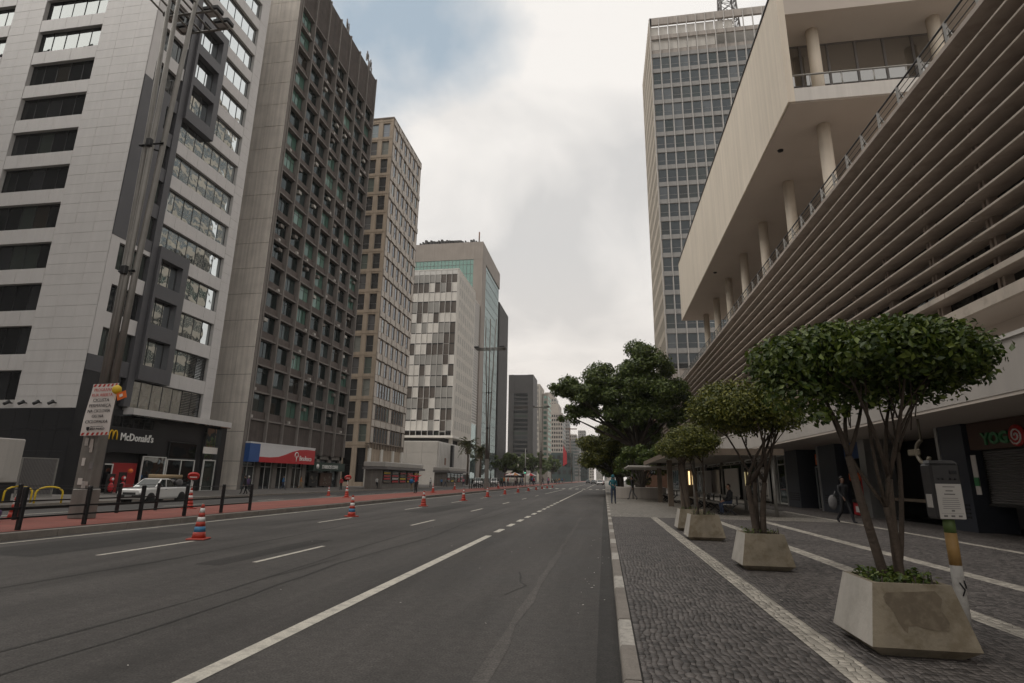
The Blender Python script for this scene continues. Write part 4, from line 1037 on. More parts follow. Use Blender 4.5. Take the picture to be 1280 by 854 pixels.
far_block('apartment_tower', 'cream block near the vanishing point left of the road', -30, -17, 780, 820, 32, 'cream_wall', 'glass_grey', 8, 5, 3, False, 3)
far_block('apartment_tower', 'white tower at the very end of the avenue', -14, -2, 1000, 1030, 30, 'cream_wall', 'glass_grey', 8, 6, 0, False, 3)
far_block('office_block', 'grey block at the very end of the avenue', 0, 18, 960, 990, 24, 'far_grey', 'glass_grey', 6, 7, 0, False, 3)
far_block('apartment_tower', 'tall pale tower with a stepped top far behind the netted block', -66, -50, 600, 630, 88, 'far_wall', 'glass_grey', 20, 6, 4, False, 5, 6)
t = thing('construction_crane', 'red tower crane mast rising over the far blocks', 'crane', (-33, 560, GZ))
b = MB(); b.box(-33.5, -32.5, 559.5, 560.5, GZ, 52); b.box(-42, -26, 559.7, 560.3, 50, 51); b.build('mast', M['brick_wall'], t)
for (x0, x1, y0, y1, h, wm, lab) in ((-41, -33, 700, 730, 56, 'far_wall', 'narrow warm grey tower in the left far distance'), (-34, -24, 730, 760, 40, 'cream_wall', 'cream mid height block beyond the netted block'), (-48, -40, 660, 690, 74, 'far_grey', 'tall grey tower behind the stepped pinkish block'),
                                       (-25, -16, 880, 910, 46, 'far_wall', 'warm pale tower near the end of the avenue'), (-40, -28, 900, 930, 78, 'far_grey', 'high grey tower far beyond the others'), (-12, -5, 1120, 1150, 52, 'far_wall', 'thin pale tower straight above the road end'), (4, 14, 820, 850, 38, 'cream_wall', 'cream tower right of the road end behind the trees')):
    far_block('apartment_tower', lab, x0, x1, y0, y1, h, wm, 'glass_grey', int(h/4), 4, 4, False, 4)
# buildings on the right beyond the tower, mostly behind the trees, and blocks behind the camera that the glass reflects
far_block('office_building', 'brick coloured low building half hidden behind the big street tree', 9.0, 40, 126, 160, 22, 'brick_wall', 'glass_grey', 6, 8, 8, False, 2)
far_block('apartment_tower', 'grey block on the right side hidden behind the street trees', 10, 40, 190, 260, 34, 'far_grey', 'glass_grey', 10, 6, 8, False, 3)
far_block('office_building', 'dark office block across the plaza behind the viewer', -170, -47, -70, -6, 92, 'dark_stone', 'shop_dark', 22, 10, 0, True, 4)
for sgn in ((-46.0,)):
    pass
# ------------------------------------------------------------------ right side: louvred podium building with the raised slab
def podium_right():
    t = thing('podium_building', 'brown louvred podium building with shops under its white canopy', 'building', (20, 50, 0.15))
    W = plane_map('W', 10.0)
    Y0, Y1 = -14.0, 112.0
    b = MB()
    b.box(12.4, 60, Y0, Y1, 6.05, 13.7); b.build('wall', M['concrete_dark'], t)
    b = MB(); b.box(10.02, 12.4, Y0, Y1, 6.0, 6.24); b.box(11.2, 12.4, Y0, Y1, 4.5, 6.0); b.build('soffit', M['soffit'], t)
    b = MB(); b.box(9.98, 60, Y0, Y1, 13.70, 13.85); b.build('terrace_slab', M['slat_brown'], t)
    fpart('fascia', M['slat_lip'], t, W, Y0, Y1, -0.02, 0.12, 6.0, 6.30)
    # long strips of glazing behind the louvres
    for k, (z0, z1) in enumerate(((6.6, 9.4), (10.2, 13.0))):
        for i in range(30): fwindow(t, W, Y0 + 4.2*i + .1, Y0 + 4.2*i + 4.1, z0, z1, M['dark_metal'], M['glass_shop'], 0.07, 0.1, 3, d=-2.38)
    # louvres: planks with a pale outer lip, in lengths between joints
    for k, z in enumerate([6.86, 7.41, 7.96, 8.52, 9.08, 9.65, 10.2, 10.75, 11.32, 11.92, 12.5, 13.05]):
        joints = [Y0, 15.62, 48.7, 81.7, Y1] if k else [Y0, 17.2, 48.7, 81.7, Y1]
        for a, c in zip(joints[:-1], joints[1:]):
            key = ('slat', round(c-a, 2), k == 0)
            def mk():
                mb = MB(); L = c - a - 0.03; lip = 0.15 if k == 0 else 0.05
                mb.prism([(0.0, 0, 0.0), (0.05, 0, -0.0), (0.68, 0, 0.07), (0.68, 0, 0.11), (0.05, 0, 0.045)], (0, L, 0), 0)
                mb.prism([(-0.035, 0, -0.005), (0.0, 0, -0.005), (0.0, 0, lip), (-0.035, 0, lip)], (0, L, 0), 1)
                return mb.mesh('slat', [M['slat_brown'], M['slat_lip']])
            link('slat', shared(key, mk), t, (10.0, a + .015, z - 0.03 + random.uniform(-.012, .012)))
    y = Y0 + 1.0
    ys = [15.62 + 2.756*k for k in range(-10, 35)]
    for y in ys:
        for dy in (-0.13, 0.05):
            part('louvre_post', M['slat_brown'], t, 10.45, 10.69, y + dy, y + dy + 0.09, 6.24, 13.70)
    # canopy over the pavement
    b = MB(); b.box(8.5, 11.4, Y0, 108, 3.44, 4.55); b.build('canopy', M['canopy_white'], t)
    fpart('canopy_coping', M['slab_white'], t, plane_map('W', 8.5), Y0, 108, -0.25, 0.05, 4.55, 4.64)
    b = MB(); b.box(8.52, 14, Y0 - .1, 108.1, 3.36, 3.438); b.build('canopy_soffit', M['soffit'], t)
    # terrace railing
    r = MB()
    for z, rr in ((14.72, .035), (14.25, .018), (14.5, .012), (14.05, .012)): r.path([(10.2, Y0, z), (10.2, Y1, z)], rr, 5)
    r.build('railing', M['dark_metal'], t)
    for k in range(60):
        y = 14.0 + 1.38*k
        key = 'railpost'
        def mk():
            mb = MB(); mb.box(-.03, .03, -.05, .05, 0, .9); mb.prism([(0.03, -.03, .86), (0.03, .03, .86), (.5, .03, 0), (.44, .03, 0), (.44, -.03, 0)][:0] or [(-.02, -.02, .85), (.02, -.02, .85), (.35, -.02, 0), (.29, -.02, 0)], (0, .04, 0)); return mb.mesh('rail_post', M['galv'])
        link('rail_post', shared(key, mk), t, (10.2, y, 13.85))
    # ground floor: columns, shopfronts
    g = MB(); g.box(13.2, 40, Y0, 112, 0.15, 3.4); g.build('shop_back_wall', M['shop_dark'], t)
    cols = [(36.8, 34.5), (31.35, 29.0), (26.5, 25.9), (20.6, 19.2), (14.5, 13.2), (8.3, 7.0)]
    for a, c in cols:
        part('shop_column', M['navy_col'] if a != 26.5 else M['alu'], t, 10.9, 12.0, c, a, 0.15, 3.36)
        if a != 26.5: part('column_edge', M['alu'], t, 10.86, 10.9, a - .16, a - .01, 0.15, 3.36)
        for k in range(4):
            if a != 26.5: part('vent_slat', M['sign_black'], t, 10.87, 10.898, c + .2, a - .5, 0.55 + .12*k, 0.60 + .12*k)
    # glass doors, roller shutter, open shop
    Wd = plane_map('W', 11.6)
    fwindow(t, Wd, 31.4, 33.6, 0.15, 2.4, M['alu'], M['glass_shop'], .06, .1, 2, d=0)
    for (a, c) in ((37, 40.5), (41, 45), (45.2, 49), (49.4, 53), (53.4, 57), (57.4, 61), (61.5, 66), (66.4, 71), (71.5, 76)):
        fwindow(t, Wd, a, c, 0.15, 3.3, M['alu_white'], M['glass_shop'], .1, .1, 2, d=0, mid=.8)
    for (a, c) in ((76.5, 84), (84.5, 92), (92.5, 100)): fwindow(t, Wd, a, c, 0.15, 3.3, M['alu_white'], M['glass_shop'], .1, .1, 3, d=0)
    sh = MB()
    for k in range(22): sh.prism([(11.3, 14.6, 1.0 + .07*k), (11.26, 14.6, 1.03 + .07*k), (11.3, 14.6, 1.066 + .07*k)], (0, 4.4, 0))
    sh.build('roller_shutter', M['gate_grey'], t)
    sh = MB(); sh.box(11.3, 11.5, 14.5, 19.1, .95, 2.6); sh.box(11.24, 11.5, 16.95, 17.1, .15, 2.55); sh.box(11.24, 11.4, 14.5, 19.1, .93, .99); sh.build('shutter_frame', M['shop_dark'], t)
    sh = MB(); sh.box(11.2, 11.5, 20.7, 25.8, 0.9, 1.0); sh.build('counter', M['wood_dark'], t)
    sh = MB(); sh.box(11.3, 11.6, 26.5, 29.0, 2.65, 3.36); sh.build('shop_fascia', M['bank_blue'], t)
    return t
podium_right()
def right_signs():
    s = thing('shop_sign', 'brown frozen yogurt shop fascia with green letters and a red swirl', 'sign', (11.0, 16.8, 2.6))
    b = MB(); b.box(11.0, 11.3, 8.4, 19.1, 2.55, 3.34); b.build('fascia', M['shop_brown'], s)
    lettering('YOG', s, M['letter_green'], (10.97, 18.42, 2.68), (0, -1, 0), 0.46, 0.05, 0.014, width=1.12)
    lettering('BERRY', s, M['letter_green'], (10.97, 16.62, 2.68), (0, -1, 0), 0.46, 0.05, 0.014, width=1.9)
    d = MB(); d.lathe([(0.29, 0), (0.29, 0.05)], 20); 
    for i, p in enumerate(d.v): d.v[i] = (10.94 + p[2], 16.98 + p[0], 2.84 + p[1])
    d.build('red_disc', M['stop_red'], s)
    d = MB(); d.path([(10.925, 16.98 + (.03 + .21*k/22)*math.cos(k*.55), 2.84 + (.03 + .21*k/22)*math.sin(k*.55)) for k in range(23)], 0.022, 5); d.build('swirl', M['letter_white'], s)
    s = thing('blade_sign', 'small pale hook shaped shop sign hanging under the canopy', 'sign', (9.0, 18.0, 3.36))
    d = MB()
    d.path([(9.0, 17.75, 3.36), (9.0, 17.75, 2.75)], 0.03, 6)
    d.path([(9.0, 17.75 - .02 + .32*math.sin(a), 2.42 + .32*math.cos(a)) for a in [PI*k/12 for k in range(0, 17)]], 0.055, 7)
    d.build('hook', M['letter_gold'], s)
    d = MB(); d.bbox(8.96, 9.04, 17.9, 18.5, 2.33, 2.52, .03); d.build('nameplate', M['letter_gold'], s)
    s = thing('exit_sign', 'orange square sign with white marks above the glass shop door', 'sign', (11.3, 32.3, 2.5))
    d = MB(); d.bbox(11.3, 11.36, 31.75, 32.85, 2.46, 3.03, .02); d.build('panel', M['orange'], s)
    d = MB(); d.box(11.27, 11.3, 32.0, 32.1, 2.55, 2.95); d.box(11.27, 11.3, 32.35, 32.45, 2.55, 2.95); d.box(11.27, 11.3, 32.35, 32.6, 2.75, 2.82); d.build('marks', M['letter_white'], s)
    s = thing('drinks_fridge', 'red glass fronted drinks fridge in the open shop', 'fridge', (11.3, 27.4, 0.15))
    d = MB(); d.bbox(11.05, 11.75, 26.9, 28.1, 0.15, 2.0, .04); d.build('cabinet', M['bank_red'], s)
    d = MB(); d.box(11.0, 11.05, 26.98, 28.02, 1.68, 1.96); d.build('header', M['orange'], s)
    d = MB(); d.box(11.0, 11.05, 27.0, 28.0, 0.7, 1.62); d.build('door', M['glass_shop'], s)
    d = MB(); d.box(10.99, 11.04, 27.3, 27.7, .3, .55); d.build('label', M['letter_white'], s)
    s = thing('wall_banner', 'narrow white and green banner on the shop column edge', 'banner', (10.9, 19.08, 1.2))
    d = MB(); d.box(10.98, 11.0, 18.9, 19.12, 1.25, 2.4, 0); d.box(10.97, 10.995, 18.9, 19.12, 1.5, 1.75, 1); d.build('cloth', [M['paper'], M['letter_green']], s)
right_signs()
def raised_slab():
    t = thing('pavilion', 'cream slab pavilion raised on round columns above the terrace', 'building', (22, 48, 13.85))
    Y0, Y1 = 27.1, 68.8
    b = MB()
    b.box(10.0, 10.36, Y0, Y1, 20.95, 28.5); b.build('side_wall', M['slab_cream'], t)
    b = MB(); b.box(10.36, 40, Y0, Y1, 20.95, 21.74); b.build('floor_slab', M['slab_white'], t)
    b = MB(); b.box(10.1, 40, Y0 + .1, Y1 - .1, 20.9, 20.947); b.build('underside', M['soffit'], t)
    b = MB(); b.box(10.36, 40, Y0, Y1, 26.45, 28.45); b.build('roof_slab', M['soffit'], t)
    b = MB(); b.box(9.94, 10.44, Y0 - .04, Y1 + .04, 28.5, 28.62); b.build('coping', M['dark_stone'], t)
    S = plane_map('S', 29.75)
    fpart('end_wall', M['concrete_dark'], t, S, 10.36, 40, -0.6, -0.5, 21.74, 26.45)
    xs = [10.4 + 1.49*k for k in range(20)]
    for i in range(19): fwindow(t, S, xs[i], xs[i+1], 21.74, 26.45, M['gate_grey'], M['glass_loggia'], 0.06, 0.12, 1, d=0, mid=.42)
    for x in (12.2, 18.4, 24.6, 30.8): c = MB(); c.lathe([(0.31, 21.74), (0.31, 26.45)], 20, (x, 28.55, 0)); c.build('column', M['slab_cream'], t)
    r = MB()
    r.path([(10.4, 27.3, 22.66), (40, 27.3, 22.66)], 0.05, 6); r.path([(10.4, 27.3, 21.85), (40, 27.3, 21.85)], 0.03, 6)
    for k in range(18): r.path([(11.3 + 1.55*k, 27.3, 21.74), (11.3 + 1.55*k, 27.3, 22.66)], 0.035, 6)
    r.build('railing', M['galv'], t)
    for k in range(7):
        for x in (12.5, 24.0):
            y = 29.4 + 6.15*k
            c = MB(); c.lathe([(0.33, 13.85), (0.33, 20.9)], 20, (x, y, 0)); c.build('column', M['slab_cream'], t)
    d = MB(); d.box(17.5, 40, 32.0, 66.0, 13.85, 20.9); d.build('terrace_room', M['shop_dark'], t)
    Wt = plane_map('W', 17.5)
    for i in range(13): fwindow(t, Wt, 32.1 + 2.6*i, 34.6 + 2.6*i, 13.9, 20.8, M['gate_grey'], M['glass_dark'], .08, .1, 1, d=0.02, mid=.4)
    for (x, y) in ((10.9, 31.6), (10.9, 52)): l = MB(); l.lathe([(.14, 20.82), (.17, 20.9)], 12, (x, y, 0)); l.build('downlight', M['sign_black'], t)
raised_slab()
def grid_tower_right():
    t = thing('office_tower', 'tall pale grid tower with dark window bands rising behind the podium', 'building', (27, 110, 13.85))
    S = plane_map('S', 100.0); W = plane_map('W', 11.55)
    X0, DX, NC = 11.62, 1.86, 17
    X1 = X0 + DX*NC
    b = MB(); b.box(11.95, X1, 100.4, 120.6, 13.8, 88.5); b.build('wall', M['concrete'], t)
    zs = [21.0 + 3.69*k for k in range(18)]
    st = MB(); stf = MB()
    for k, z in enumerate(zs):
        fpart('spandrel', M['tower_spandrel'], t, S, X0, X1, -0.4, -0.04, z + 2.78, z + 3.69)
        vis = NC if k > 16 else max(3, 3 + int(k*0.62))
        for i in range(NC):
            a = X0 + DX*i + .09; c = X0 + DX*(i+1) - .09
            if i < vis: fwindow(t, S, a, c, z, z + 2.78, M['tower_mullion'], M['glass_tower'], 0.04, 0.08, 1, d=-0.3, mid=0.36)
            else:
                fbox(st, S, a, c, -0.3, -0.25, z, z + 2.78); fbox(stf, S, a, c, -0.24, -0.2, z + .9, z + .98)
    st.build('window_band', M['glass_grey'], t)['kind'] = 'stuff'
    stf.build('transom', M['alu'], t)['kind'] = 'stuff'
    for i in range(NC + 1): fpart('mullion', M['tower_mullion'], t, S, X0 + DX*i - .06, X0 + DX*i + .06, -0.3, 0.18, 13.9, 96.2)
    # crown: open screen with pale panels behind
    c = MB(); c.box(12.4, X1, 103, 118, 88.4, 94.6); c.build('crown_wall', M['grey_panel'], t)
    c = MB(); c.box(11.6, X1, 100.0, 100.5, 94.6, 96.3); c.box(11.6, X1, 100.05, 100.4, 91.0, 91.9); c.box(11.6, 12.0, 100, 120.6, 94.6, 96.3); c.build('crown_beam', M['concrete'], t)
    [fpart('crown_panel', M['ivory_panel'], t, S, X0 + DX*i + .1, X0 + DX*(i+1) - .1, -0.62, -0.55, za, zb_) for i in range(9) for za, zb_ in ((88.7, 90.9), (92.0, 94.4)) if not (i > 6 and za < 90)]
    # street side: closely spaced fins, floor by floor
    for k in range(20):
        z = 21.0 + 3.69*k
        if z < 90: fpart('window_band', M['glass_grey'], t, W, 100.4, 120.5, -0.2, -0.02, z + .1, z + 2.4)
        if z < 92: fpart('floor_band', M['tower_side_tan'], t, W, 100.4, 120.5, -0.2, 0.03, z + 2.45, z + 3.75)
    for k in range(22): fpart('fin', M['tower_side_tan'], t, W, 100.2 + .94*k, 100.34 + .94*k, -0.3, 0.06, 13.9, 96.2)
    # lattice mast on the roof
    m = MB()
    for dx_, dy_ in ((-2, -2), (2, -2), (2, 2), (-2, 2)): m.path([(30 + dx_, 110 + dy_, 96), (30 + dx_*.5, 110 + dy_*.5, 122)], 0.18, 4)
    for k in range(10):
        z = 96 + 2.6*k; w = 2 - k*.1; w2 = 2 - (k+1)*.1
        P = [(30 - w, 110 - w, z), (30 + w, 110 - w, z), (30 + w, 110 + w, z), (30 - w, 110 + w, z)]
        Q = [(30 - w2, 110 - w2, z + 2.6), (30 + w2, 110 - w2, z + 2.6), (30 + w2, 110 + w2, z + 2.6), (30 - w2, 110 + w2, z + 2.6)]
        for i in range(4): m.path([P[i], Q[(i+1) % 4]], 0.09, 4); m.path([P[(i+1) % 4], Q[i]], 0.09, 4); m.path([P[i], P[(i+1) % 4]], 0.09, 4)
    m.build('lattice_mast', M['gate_grey'], t)
grid_tower_right()

# ------------------------------------------------------------------ foliage helpers
def leaf_mesh(name, pts, nrm, size, m, aspect=0.55, rng=None, fold=0.25, tint=None):
    """many small folded leaves (two quads each) as one mesh, with a per-leaf tint"""
    n = len(pts); rng = rng or np.random.default_rng(5)
    d = rng.normal(size=(n,3)); d /= np.linalg.norm(d, axis=1, keepdims=True)
    nn = nrm + 0.55*rng.normal(size=(n,3)); nn /= np.linalg.norm(nn, axis=1, keepdims=True)
    a = np.cross(nn, d); a /= np.linalg.norm(a, axis=1, keepdims=True) + 1e-6
    b = np.cross(nn, a)
    s = (size*(0.65 + 0.7*rng.random(n)))[:, None]
    w = s*aspect*0.5
    base = pts - a*s*.5; tip = pts + a*s*.5; tip = tip - nn*s*0.12
    mid = pts
    l = mid + b*w + nn*w*fold; r = mid - b*w + nn*w*fold
    V = np.stack([base, l, tip, r], 1).astype(np.float32)
    idx = np.arange(n)[:, None]*4
    q = np.array([[0, 1, 2], [0, 2, 3]])
    F = (idx[:, :, None] + q[None]).reshape(-1, 3)
    me = bpy.data.meshes.new(name)
    me.vertices.add(n*4); me.vertices.foreach_set('co', V.ravel())
    nf = len(F); me.loops.add(nf*3); me.loops.foreach_set('vertex_index', F.ravel().astype(np.int32))
    me.polygons.add(nf); me.polygons.foreach_set('loop_start', (np.arange(nf)*3).astype(np.int32)); me.polygons.foreach_set('loop_total', np.full(nf, 3, np.int32))
    at = me.attributes.new('leaf_tint', 'FLOAT', 'POINT')
    tv = rng.random(n)**1.6 if tint is None else tint
    at.data.foreach_set('value', np.repeat(tv, 4).astype(np.float32))
    me.materials.append(m); me.update(); return me
def clump_points(clumps, per, rng, shell=0.5):
    """points in the shells of ellipsoidal clumps (cx,cy,cz,rx,ry,rz), with outward normals"""
    P = []; Nn = []
    for c in clumps:
        k = int(per*c[3]*c[4]) + 6
        d = rng.normal(size=(k,3)); d /= np.linalg.norm(d, axis=1, keepdims=True)
        rr = (shell + (1-shell)*rng.random(k)**0.5)*(1 + 0.10*rng.normal(size=k))
        P.append(np.array(c[:3]) + d*rr[:, None]*np.array(c[3:6])); Nn.append(d + np.array([0, 0, .5]))
    P = np.concatenate(P); Nn = np.concatenate(Nn); Nn /= np.linalg.norm(Nn, axis=1, keepdims=True)
    return P, Nn
def limb(mb, p, q, r0, r1, bend=0.1, n=7, seg=5, rng=random):
    p = Vector(p); q = Vector(q); L = (q-p).length
    o1 = Vector((rng.uniform(-1,1), rng.uniform(-1,1), rng.uniform(-.4,.6)))*bend*L
    pts = []; rad = []
    for i in range(seg+1):
        s = i/seg; w = 4*s*(1-s)
        pts.append(p.lerp(q, s) + o1*w*.5); rad.append(r0 + (r1-r0)*s)
    mb.path(pts, rad, n); return pts
# ------------------------------------------------------------------ planters with clipped ficus trees
def planter(label, cx, cy, w=1.02, d=0.86, h=0.58, full=True):
    z0 = 0.15
    t = thing('planter', label, 'planter', (cx, cy, z0), 'concrete planters along the pavement')
    zb = z0 + 0.08; zt = z0 + h
    def ring(wx, wy, z): return [(cx - wx/2, cy - wy/2, z), (cx + wx/2, cy - wy/2, z), (cx + wx/2, cy + wy/2, z), (cx - wx/2, cy + wy/2, z)]
    R = [ring(w - .2, d - .2, z0), ring(w, d, zb), ring(w*.75, d*.75, zt), ring(w*.75 - .09, d*.75 - .09, zt), ring(w*.75 - .09, d*.75 - .09, zt - .09)]
    mb = MB()
    for i in range(4):
        for k in range(4):
            a, b, c, e = R[i][k], R[i][(k+1) % 4], R[i+1][(k+1) % 4], R[i+1][k]
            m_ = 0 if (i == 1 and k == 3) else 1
            mb.poly([a, b, c, e], m_)
    o = mb.build('tub', [M['planter_white'], M['planter_raw']], t)
    bv = o.modifiers.new('soft_edges', 'BEVEL'); bv.width = 0.012; bv.segments = 2
    mb = MB(); mb.poly(ring(w*.75 - .09, d*.75 - .09, zt - .085)); mb.build('soil', M['soil'], t)
    return t, zt
def topiary(label, cx, cy, zt, crown_c, crown_r, stems, leafm, n, size, seed, herbs=220, lobes=()):
    rng = np.random.default_rng(seed); rr = random.Random(seed)
    t = thing('ficus_tree', label, 'tree', (cx, cy, zt - .085), 'clipped trees in the concrete planters')
    mb = MB()
    z0 = zt - .1
    C = Vector(crown_c); Rr = Vector(crown_r)
    ends = []
    for (bx, by, fx, fy, fz, r) in stems:     # base offset, fork point, radius
        b = Vector((cx + bx, cy + by, z0)); f = Vector((cx + fx, cy + fy, fz))
        limb(mb, b, f, r, r*.72, .06, 8, 6, rr)
        for k in range(3):
            a = rr.uniform(0, 2*PI); rad = rr.uniform(.3, .72)
            e = Vector((C.x + (f.x - C.x)*.4 + Rr.x*rad*math.cos(a), C.y + Rr.y*rad*math.sin(a), C.z - Rr.z*rr.uniform(.1, .55)))
            limb(mb, f, e, r*.5, r*.2, .16, 6, 5, rr); ends.append(e)
            for q in range(3):
                e2 = e + Vector((rr.uniform(-.35, .35), rr.uniform(-.3, .3), rr.uniform(.05, .35)))
                limb(mb, f.lerp(e, rr.uniform(.5, .95)), e2, r*.18, r*.08, .1, 5, 3, rr); ends.append(e2)
    mb.build('trunk', M['bark'], t)
    # crown: flat clipped cushion made of many overlapping leaf clumps
    cl = []
    for k in range(64):
        a = rng.random()*2*PI; q = math.sqrt(rng.random())
        x = C.x + Rr.x*.86*q*math.cos(a); y = C.y + Rr.y*.86*q*math.sin(a)
        dome = math.sqrt(max(0.05, 1 - (q*.92)**2))
        z = C.z + Rr.z*dome*rng.uniform(-.45, .72) + (-.12*Rr.z if q > .8 else 0)
        s = rng.uniform(.2, .34)*min(Rr.x, 1.15)
        cl.append((x, y, z, s, s, s*.72))
    for e in ends[::2]:
        s = rng.uniform(.10, .2); cl.append((e.x, e.y, e.z, s, s, s))
    A = sum(c[3]*c[4] for c in cl)
    P, Nn = clump_points(cl, n/A, rng, .35)
    # shears have cut the outside: clip to the cushion
    u = (P - np.array(C))/np.array(Rr)
    keep = (u**2).sum(1) < 1.0 + 0.30*rng.random(len(P))**2
    low = P[:, 2] > C.z - Rr.z*0.95
    P, Nn = P[keep & low], Nn[keep & low]
    if lobes:
        P2, N2 = clump_points(list(lobes), n/A*.8, rng, .25); P = np.concatenate([P, P2]); Nn = np.concatenate([Nn, N2])
    link('crown', leaf_mesh('crown', P, Nn, size, M[leafm], .55, rng), t, ORG[t.name]).data.transform(Matrix.Translation(-ORG[t.name]))
    # low herbs on the soil
    if herbs:
        g = thing('ground_plants', label.replace('tree', 'tree\'s tuft of herbs'), 'plants', (cx, cy, zt - .085))
        k = herbs
        P = np.stack([cx + rng.uniform(-.25, .25, k), cy + rng.uniform(-.25, .25, k), zt - .06 + rng.random(k)**1.5*0.13], 1)
        link('leaves', leaf_mesh('leaves', P, rng.normal(size=(k,3))*.4 + np.array([0,0,1.]), 0.055, M['leaf_ficus'], .45, rng), g, ORG[g.name]).data.transform(Matrix.Translation(-ORG[g.name]))
        s = MB()
        for q in range(14):
            x = cx + rr.uniform(-.25, .25); y = cy + rr.choice((-.25, -.24, rr.uniform(-.24, .24))); s.path([(x, y, zt - .09), (x + rr.uniform(-.02, .02), y, zt + rr.uniform(.0, .1))], .006, 4)
        s.build('stalks', M['bark_dark'], g)
        g['label'] = {0: 'green herbs filling the nearest planter around two trunks', 1: 'sparse herbs in the second planter from the viewer', 2: 'sparse herbs in the front one of the two far planters', 3: 'sparse herbs in the rearmost planter'}[seed % 4]
    return t
def build_planters():
    t, zt = planter('nearest concrete planter, pale left side and stained front', 2.50, 5.71, .80, 0.80, 0.55)
    # over-painted patch on the front face
    p = MB()
    yy = lambda z: 5.71 - .40 + (z - .23)/(0.47)*0.10 - .003
    out = [(2.26, .60), (2.29, .63), (2.45, .64), (2.66, .655), (2.70, .60), (2.67, .52), (2.71, .43), (2.69, .37), (2.57, .37), (2.46, .395), (2.40, .39), (2.385, .34), (2.36, .36), (2.33, .42), (2.31, .50), (2.27, .55)]
    p.poly([(x, yy(z), z) for x, z in out])
    p.build('paint_patch', M['planter_paint'], t)
    topiary('nearest clipped ficus tree with a wide dark crown in the first planter', 2.50, 5.71, zt, (2.53, 5.8, 2.67), (1.06, .92, 0.36),
            [(-.05, 0, -.22, .05, 1.75, .046), (.07, .02, .10, .05, 1.55, .046), (.05, .06, .26, .15, 1.8, .026), (.06, -.03, .02, .0, 1.3, .034)], 'leaf_ficus', 22000, 0.066, 4, 900, [(1.86, 5.7, 2.40, .36, .4, .3), (2.2, 5.9, 2.33, .34, .4, .26), (1.98, 5.6, 2.15, .16, .2, .14), (2.62, 5.9, 2.42, .42, .4, .22), (3.05, 5.8, 2.44, .34, .35, .2), (3.3, 5.7, 2.54, .3, .3, .18), (2.45, 5.6, 2.28, .14, .14, .1), (2.78, 5.7, 2.3, .16, .16, .1), (2.3, 5.8, 2.92, .5, .4, .12), (2.85, 5.8, 2.94, .5, .4, .12)])
    t, zt = planter('second concrete planter from the viewer, raw and stained', 2.51, 10.14, .79, 0.79, 0.55)
    topiary('second clipped ficus tree with a dense dark green crown', 2.51, 10.14, zt, (2.44, 10.2, 2.74), (.94, .88, 0.56),
            [(-.04, 0, -.12, .05, 1.45, .06), (.06, 0, .16, .05, 1.5, .055), (0, .08, .03, .15, 1.5, .045)], 'leaf_topiary', 26000, 0.058, 5, 160, [(2.05, 10.1, 2.76, .55, .5, .38), (2.8, 10.2, 2.78, .55, .5, .38), (2.42, 10.0, 2.98, .62, .5, .28), (2.42, 10.2, 2.52, .62, .5, .26), (1.9, 10.0, 2.5, .3, .3, .2), (3.1, 10.1, 2.55, .3, .3, .22)])
    t, zt = planter('front one of the two far concrete planters', 2.34, 14.6, 0.85, 0.8, 0.58)
    topiary('small clipped tree with an olive ball crown in the far front planter', 2.34, 14.6, zt, (2.20, 14.6, 2.46), (0.66, 0.66, 0.48),
            [(.03, 0, .08, .05, 1.95, .032), (-.1, 0, -.2, .1, 1.95, .026)], 'leaf_topiary', 18000, 0.052, 6, 120, [(2.2, 14.6, 2.5, .56, .56, .40), (1.95, 14.5, 2.42, .42, .42, .34), (2.5, 14.6, 2.44, .42, .42, .34), (2.2, 14.5, 2.68, .45, .45, .25)])
    t, zt = planter('rearmost concrete planter partly hidden by the one in front', 2.42, 17.2, 0.85, 0.8, 0.58)
    topiary('rearmost clipped tree with an olive crown behind the others', 2.42, 17.2, zt, (2.25, 17.3, 2.5), (0.72, 0.72, 0.46),
            [(.0, 0, -.1, .05, 1.95, .04), (-.1, 0, -.25, .1, 1.95, .03)], 'leaf_topiary', 14000, 0.056, 7, 100, [(2.25, 17.3, 2.55, .6, .6, .42), (1.95, 17.2, 2.45, .42, .42, .34)])
build_planters()
# ------------------------------------------------------------------ big street trees
def street_tree(label, base, fork_z, clumps, leafm, n, size, seed, trunk_r=.45, name='street_tree', group=None, shell=.3):
    rng = np.random.default_rng(seed); rr = random.Random(seed)
    t = thing(name, label, 'tree', base, group)
    mb = MB(); b = Vector(base); f = b + Vector((rr.uniform(-.3, .3), rr.uniform(-.3, .3), fork_z))
    limb(mb, b, f, trunk_r, trunk_r*.75, .05, 9, 6, rr)
    sel = clumps if len(clumps) < 26 else rr.sample(clumps, 26)
    for c in sel:
        e = Vector(c[:3]); m_ = f.lerp(e, .45) + Vector((rr.uniform(-.4, .4), rr.uniform(-.4, .4), rr.uniform(-.1, .6)))
        limb(mb, f, m_, trunk_r*.42, trunk_r*.25, .1, 6, 4, rr); limb(mb, m_, e, trunk_r*.25, trunk_r*.07, .12, 5, 4, rr)
    mb.build('trunk', M['bark_dark'], t)
    A = sum(c[3]*c[4] for c in clumps)
    P, Nn = clump_points(clumps, n/A, rng, shell)
    link('crown', leaf_mesh('crown', P, Nn, size, M[leafm], .55, rng), t, ORG[t.name]).data.transform(Matrix.Translation(-ORG[t.name]))
    return t
def crown(cx, cy, cz, rx, ry, rz, k, rng, smin=.16, smax=.3, flat=.7):
    out = []
    for i in range(k):
        d = rng.normal(size=3); d /= np.linalg.norm(d)
        q = rng.random()**.4
        s = rng.uniform(smin, smax)*min(rx, ry)
        out.append((cx + rx*d[0]*q, cy + ry*d[1]*q, cz + rz*d[2]*q, s, s, s*flat))
    return out
